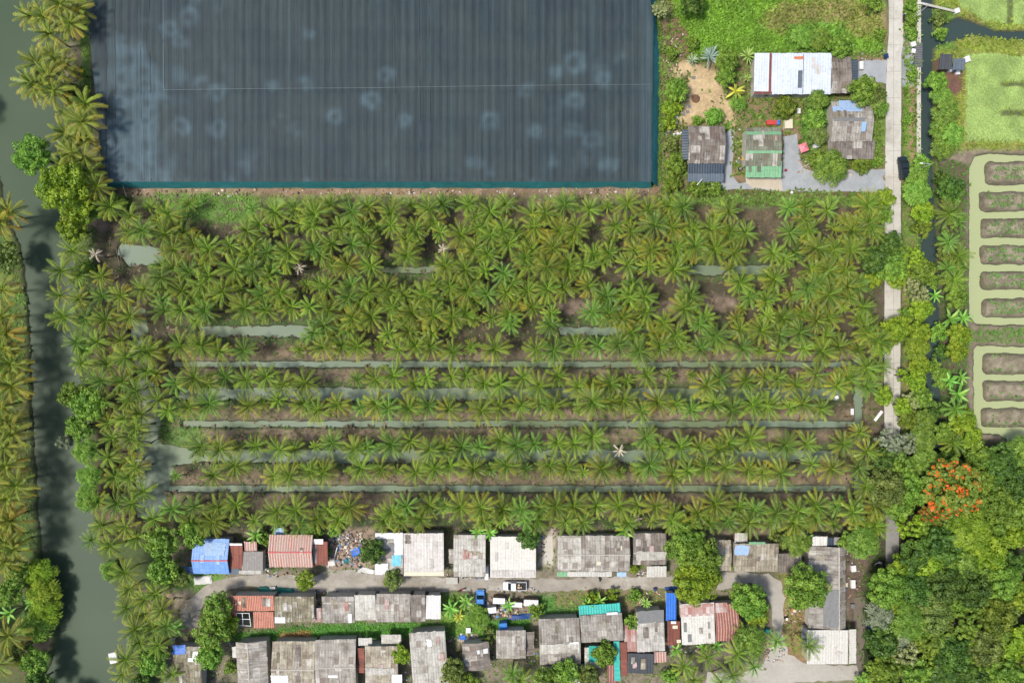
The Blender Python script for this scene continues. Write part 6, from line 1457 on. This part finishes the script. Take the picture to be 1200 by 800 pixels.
# round things
def round_thing(name, cat, label, px, py, prof, mat, rim=None, z=0):
    root = place(name, cat, label, px, py, z); MB().lathe(prof, 12).build('body', M[mat], root, True)
    r, h = prof[-1][0], prof[-1][1]; MB().lathe([(r * .96, h + .004), (r * .98, h + .03), (r * .5, h + .05), (.02, h + .055)], 12).build('lid', M[rim or mat], root)
JAR = [(.3, 0), (.48, .25), (.52, .55), (.42, .85), (.34, .95)]; BAR = [(.28, 0), (.3, .1), (.29, .45), (.3, .8), (.28, .88)]; BUC = [(.2, 0), (.24, .2), (.27, .42)]
for a in [('water_jar', 'jar', 'orange clay water jar left of the spreading green tree', 926, 700, JAR, 'orange', 'orange'), ('water_jar', 'jar', 'second orange clay jar below the first beside the tree', 929, 713, JAR, 'orange', 'cream'),
          ('barrel', 'barrel', 'white barrel in front of the tan grey roof by the track', 871, 665, BAR, 'white'), ('barrel', 'barrel', 'blue barrel on the verge between the teal roof and track', 699, 693, BAR, 'blueplastic'), ('barrel', 'barrel', 'dark blue barrel on the verge left of the blue shed', 767, 689, BAR, 'navyp'),
          ('barrel', 'barrel', 'black barrel on the paved yard left edge', 920, 723, BAR, 'black', 'white'), ('barrel', 'barrel', 'teal barrel beside the paved yard palm', 898, 737, JAR, 'tealp'), ('bucket', 'bucket', 'magenta bucket on the gravel drive', 920, 200, BUC, 'maroon'),
          ('bucket', 'bucket', 'grey bucket below the magenta one on the drive', 917, 208, BUC, 'grey'), ('bucket', 'bucket', 'yellow bucket left of the green and grey house', 871, 187, JAR, 'yellow'), ('barrel', 'barrel', 'dark barrel left of the mint green awning', 866, 199, BAR, 'black', 'grey'),
          ('bucket', 'bucket', 'white bucket at the bottom left of the gravel drive', 927, 226, BUC, 'white'), ('barrel', 'barrel', 'grey barrel in the yard with red sheets', 741, 735, BAR, 'steel'), ('bucket', 'bucket', 'first white bucket beside the rubble garden', 598, 735, BUC, 'white'), ('bucket', 'bucket', 'dark bucket at the right of the first white bucket', 606, 735, BUC, 'black'),
          ('stone_slab', 'stone', 'brown stone disc on the sandy yard', 815, 116, [(.8, 0), (.85, .12), (.7, .25), (.3, .28)], 'brownsoil'), ('barrel', 'barrel', 'blue lidded barrel below the dark round tree at the track', 421, 664, BAR, 'grey', 'bluegrey' if 'bluegrey' in M else 'grey')]: round_thing(*a)
for i, (x, y) in enumerate([(803, 124.5), (808, 125), (806, 131), (813, 91), (801, 134)]):
    a = W(x, y, .1); o = MB().box(-.35, -.32, .03, .35, .32, .13, tx=.03, ty=.03).build('paving_stone', M['grey']); o.location = (a.x, a.y, 0); o.rotation_euler = (0, 0, rnd.uniform(-.2, .2))
    tag(o, ['grey paving stone, left one of the upper pair on the sand', 'grey paving stone, right one of the upper pair on the sand', 'grey paving stone under the upper pair on the sand', 'lone grey paving stone at the top of the sandy yard', 'small grey paving stone nearest the brown roof'][i], 'paving stone')
# umbrella
root = place('patio_umbrella', 'umbrella', 'pink square patio umbrella on the gravel drive edge', 942, 173, 2.0, 20)
root.location.z = 0; V = [(0, 0, 2.45)] + [(.98 * math.cos(PI / 4 + k * PI / 2) * 1.2, .98 * math.sin(PI / 4 + k * PI / 2) * 1.2, 2.02) for k in range(4)]
me = bpy.data.meshes.new('canopy'); me.from_pydata(V + [(0, 0, 2.42)] + [(x, y, z - .12) for x, y, z in V[1:]], [], [(0, 1, 2), (0, 2, 3), (0, 3, 4), (0, 4, 1), (5, 7, 6), (5, 8, 7), (5, 9, 8), (5, 6, 9), (1, 6, 7, 2), (2, 7, 8, 3), (3, 8, 9, 4), (4, 9, 6, 1)]); me.update(); link('canopy', me, M['pinkcloth'], root)
MB().tube((0, 0, 0), (0, 0, 2.5), .03).build('pole', M['steel'], root); MB().lathe([(.3, 0), (.3, .08), (.05, .12)], 12).build('base', M['grey'], root)

# vehicles
def wheel(parent, x, y, r=.34, w=.22):
    t = MB().tube((x, y - w / 2, r), (x, y + w / 2, r), r, n=18).build('wheel', M['black'], parent); s = 1 if y > 0 else -1
    MB().tube((x, y + s * (w / 2 + .002), r), (x, y + s * (w / 2 + .02), r), r * .6, n=14).build('rim', M['steel'], t)
def body_loft(secs, n=1):
    """secs: list of (x, half width bottom, half width top, z0, z1)"""
    V = []; F_ = []
    for x, wb, wt, z0, z1 in secs: V += [(x, -wb, z0), (x, -wb, z0 + (z1 - z0) * .6), (x, -wt, z1), (x, wt, z1), (x, wb, z0 + (z1 - z0) * .6), (x, wb, z0)]
    for i in range(len(secs) - 1):
        for j in range(6): k = (j + 1) % 6; F_.append((i * 6 + j, i * 6 + k, (i + 1) * 6 + k, (i + 1) * 6 + j))
    F_.append((0, 5, 4, 3, 2, 1)); m_ = (len(secs) - 1) * 6; F_.append(tuple(m_ + j for j in range(6)))
    me = bpy.data.meshes.new('body'); me.from_pydata(V, [], F_); me.update()
    import bmesh
    bm = bmesh.new(); bm.from_mesh(me); bmesh.ops.recalc_face_normals(bm, faces=bm.faces); bm.to_mesh(me); bm.free()
    return me
def pickup(px, py, rot, paint, label, cargo=None, topper=False):
    root = place('parked_pickup', 'pickup truck', label, px, py, 0, rot); L = 2.3
    link('body', body_loft([(-L, .80, .78, .35, .95), (-L + .1, .86, .82, .32, .98), (.2, .88, .84, .3, .98), (1.25, .88, .82, .3, 1.0), (2.05, .86, .74, .32, .92), (2.3, .74, .6, .36, .78)]), paint, root)
    link('cabin', body_loft([(-.25, .80, .62, .95, 1.5), (-.15, .80, .66, .95, 1.6), (.75, .80, .66, .95, 1.6), (1.35, .78, .55, .96, 1.05)]), paint, root)
    me = body_loft([(.80, .69, .66, 1.0, 1.612), (.92, .70, .64, 1.0, 1.56), (1.38, .68, .58, .99, 1.075)]); link('windscreen', me, M['carglass'], root)
    link('rear_window', body_loft([(-.33, .6, .58, 1.02, 1.45), (-.20, .66, .62, 1.02, 1.585)]), M['carglass'], root)
    for s in (-1, 1): MB().box(-.1, min(s * .775, s * .812), 1.05, .72, max(s * .775, s * .812), 1.32).build('side_window', M['carglass'], root)
    if topper:
        link('canopy', body_loft([(-2.2, .78, .62, .98, 1.5), (-2.1, .80, .66, .98, 1.55), (-.4, .80, .66, .98, 1.55)]), M['darkpaint'], root)
        link('rear_glass', body_loft([(-2.26, .6, .5, 1.05, 1.4), (-2.19, .62, .52, 1.05, 1.45)]), M['carglass'], root)
    else:
        bed = MB(); bed.box(-2.2, -.74, .985, -.4, .74, 1.0).build('bed_floor', M['black'], root)
        r_ = MB(); r_.box(-2.26, -.84, .985, -.36, -.75, 1.12); r_.box(-2.26, .75, .985, -.36, .84, 1.12); r_.box(-2.28, -.75, .985, -2.2, .75, 1.12); r_.build('bed_rail', paint, root)
    if cargo:
        for i, (x, y, s) in enumerate([(-.7, .2, .5), (-.75, -.35, .42), (-1.2, .1, .36)]):
            MB().box(x - s / 2, y - s / 2, 1.01, x + s / 2, y + s / 2, 1.25 + .1 * i, tx=.04, ty=.04).build('cargo', M['cargo'], root)
    for x in (-1.45, 1.45):
        for y in (-.78, .78): wheel(root, x, y)
    for y in (-.55, .55):
        MB().box(2.2, y - .17, .62, 2.315, y + .17, .78).build('headlight', M['white'], root); MB().box(-2.32, y * 1.3 - .07, .55, -2.26, y * 1.3 + .07, .85).build('tail_light', M['red'], root)
    MB().box(2.22, -.7, .34, 2.38, .7, .5).build('bumper', M['steel'], root)
    for s in (-1, 1): MB().box(.98, s * .98 - .09, 1.0, 1.1, s * .98 + .09, 1.14).build('mirror', M['black'], root)
    return root
pickup(603.5, 684.5, 180, M['white'], 'white pickup truck with a loaded bed parked on the village track', cargo=True)
pickup(1056.5, 198, 96, M['darkpaint'], 'dark covered pickup parked at the right edge of the road', topper=True)
bp_ = pm('car_blue', G_(70, 140, 215), .3, .08, 1)
root = pickup(563, 703, 90, bp_, 'blue pickup nosing out onto the village track', topper=True)
# motorcycle builder
def moto(px, py, rot, mat, label):
    root = place('motorcycle', 'motorcycle', label, px, py, 0, rot)
    for x in (-.62, .62):
        t = MB().tube((x, -.05, .29), (x, .05, .29), .29, n=16).build('wheel', M['black'], root); MB().tube((x, -.054, .29), (x, .054, .29), .18, n=12).build('rim', M['steel'], t)
    link('body', body_loft([(-.75, .08, .06, .5, .68), (-.3, .14, .1, .3, .7), (.1, .12, .08, .28, .55), (.45, .14, .08, .35, .95), (.6, .08, .05, .6, .9)]), mat, root)
    MB().box(-.7, -.13, .7, .05, .13, .8, tx=.03, ty=.03).build('seat', M['black'], root)
    MB().tube((.42, -.34, 1.0), (.42, .34, 1.0), .025).build('handlebar', M['steel'], root); MB().tube((.62, 0, .29), (.42, 0, 1.0), .04).build('fork', M['steel'], root)
    MB().box(.5, -.09, .82, .62, .09, .96).build('headlight', M['white'], root)
moto(1057.5, 22, 88, M['black'], 'black motorcycle on the right edge of the road near the top')
moto(1027, 659, 30, M['white'], 'white and blue motorcycle under the tree by the dark soil yard')
moto(371, 695, 90, M['darkpaint'], 'dark motorcycle parked below the small lime tree on the track')
moto(541, 690, 20, M['red'], 'red motorcycle beside the track near the garden bananas')
moto(702, 675.5, 100, M['darkpaint'], 'dark motorcycle standing in front of the white shop awning')
# moored float in the river
root = place('pontoon', 'pontoon', 'small white square pontoon moored at the lower river bank', 132, 771, 0, 12); root.location.z = -.5
MB().box(-.85, -1.1, -.1, .85, 1.1, .35, tx=.05, ty=.05).build('hull', M['white'], root); MB().box(-.75, -1.0, .352, .75, 1.0, .42, tx=.03, ty=.03).build('deck', M['tarpwhite'], root)
# street lamp over the pickup, utility poles along the road
def lamp(px, py, label, rot):
    root = place('street_lamp', 'street lamp', label, px, py, 0, rot)
    MB().tube((0, 0, 0), (0, 0, 6.5), .09, .06).build('pole', M['concrete'], root)
    MB().tube((0, 0, 6.4), (1.9, 0, 6.7), .035).build('arm', M['white'], root); MB().box(1.7, -.12, 6.66, 2.3, .12, 6.78, tx=.04, ty=.03).build('lamp_head', M['white'], root)
lamp(1068, 202, 'street lamp with its arm over the dark pickup', 178)
lamp(1066, 24, 'street lamp at the top of the road opposite the motorcycle', 178)
# fallen pale log in the wood, sticks
def log(px0, py0, px1, py1, r, mat, label, z=.15, name='log', cat='log'):
    a = W(px0, py0, 0); b = W(px1, py1, 0); c = (a + b) / 2; o = MB().tube((a.x - c.x, a.y - c.y, z), (b.x - c.x, b.y - c.y, z), r, r * .7, 8).build(name, M[mat]); o.location = (c.x, c.y, 0); tag(o, label, cat)
log(146, 212, 152, 232, .06, 'cream', 'pale pole leaning at the left end of the net edge', 1.2, 'bamboo_pole', 'pole')
log(812, 221, 818, 214, .09, 'white', 'white pole lying across the left round bush', 3.0, 'bamboo_pole', 'pole')
log(136, 290, 141, 312, .08, 'wood', 'long brown pole across the upper left ditch', .1, 'bamboo_pole', 'pole')
log(714, 222, 726, 236, .06, 'wood', 'dead branch hanging from the dry heap at the net edge', .3, 'branch', 'branch')
log(700, 221, 724, 219, .09, 'wood', 'dead branch lying along the net edge at the dry heap', .4, 'branch', 'branch')
log(1100, 744, 1112, 738, .3, 'cream', 'fallen pale log in the clearing of the wood', 5.0)
log(942, 196, 952, 189, .06, 'white', 'white pole lying in the garden left of the feathery bush', .3, 'bamboo_pole', 'pole')
log(962, 205, 968, 202, .06, 'white', 'short white pole near the drive below the feathery bush', .3, 'bamboo_pole', 'pole')
log(396, 640, 392, 655, .12, 'white', 'white pipe lying on the left side of the rubbish yard', .5, 'pipe', 'pipe')
# uncountable rubbish
def rubbish(name, label, zones, n, pal, seed, size=(.15, .7)):
    r = random.Random(seed); mb = MB(); cols = []
    for i in range(n):
        z_ = r.choice(zones); px = r.uniform(z_[0], z_[2]); py = r.uniform(z_[1], z_[3]); a = W(px, py, 0); s = r.uniform(*size) * r.uniform(.6, 1.2); d = r.uniform(*size); h = r.uniform(.03, .3)
        mb.box(a.x - s / 2, a.y - d / 2, .0, a.x + s / 2, a.y + d / 2, h, rz=r.uniform(0, 3.14), tx=r.uniform(0, s * .2), ty=r.uniform(0, d * .2)); cols += [np.array(lin(*r.choice(pal))[:3]) * r.uniform(.7, 1.1)] * 8
    me = mesh_np(name, np.array(mb.v), np.array(mb.f), np.array(cols))
    o = link(name, me, rub_m); tag(o, label, 'rubbish', kind='stuff')
rub_m, nt, b = new_mat('rubbish_mixed'); at = N(nt, 'ShaderNodeAttribute'); at.attribute_name = 'Col'; nt.links.new(at.outputs['Color'], b.inputs['Base Color']); b.inputs['Roughness'].default_value = .8
PAL = [(236, 232, 226), (226, 214, 190), (200, 170, 140), (150, 130, 112), (120, 110, 100), (90, 140, 200), (200, 150, 130), (190, 200, 190), (80, 76, 72), (220, 190, 160)]
DRY = [(196, 170, 138), (160, 136, 110), (206, 190, 160), (120, 100, 80), (230, 226, 216), (110, 100, 90)]
rubbish('rubbish_heap', 'tan and white rubbish heaped between the rusty annex and dark tree', [(384, 622, 426, 664), (396, 628, 420, 658), (386, 622, 412, 640)], 420, PAL, 1)
rubbish('rubble', 'rubble and scrap strewn in the yard below the track', [(548, 698, 598, 722), (560, 704, 626, 722), (536, 742, 560, 752)], 330, PAL + DRY, 2)
rubbish('scrap', 'small scrap along the fronts of the houses', [(283, 668, 372, 676), (430, 690, 470, 697), (372, 692, 400, 697), (524, 660, 534, 682), (538, 672, 570, 678), (744, 668, 758, 676), (560, 688, 640, 694), (300, 690, 350, 697), (446, 632, 458, 664), (633, 622, 640, 652), (268, 738, 276, 756), (416, 742, 430, 752), (524, 745, 545, 752), (574, 742, 582, 780), (616, 738, 632, 780), (470, 746, 482, 800), (738, 690, 782, 712), (680, 752, 690, 790), (236, 752, 276, 800), (782, 755, 840, 764), (366, 700, 378, 728), (308, 640, 316, 668)], 620, PAL, 3, (.12, .5))
rubbish('scrap', 'scrap lying around the compound houses at the top right', [(862, 112, 960, 146), (935, 176, 955, 205), (776, 150, 800, 160), (862, 150, 872, 206), (950, 196, 1000, 206), (1008, 60, 1036, 72), (1062, 48, 1072, 80)], 200, PAL + DRY, 4, (.12, .5))
rubbish('scrap', 'scrap and pots between the paved yard and the long narrow roof', [(918, 680, 940, 735), (988, 640, 1010, 700), (896, 750, 920, 775)], 170, PAL + DRY, 5, (.12, .5))
rubbish('driftwood', 'dry sticks and husks along the foot of the net', [(640, 221, 760, 232), (130, 222, 300, 231), (300, 222, 640, 228), (776, 40, 800, 90)], 260, DRY, 6, (.1, .6))
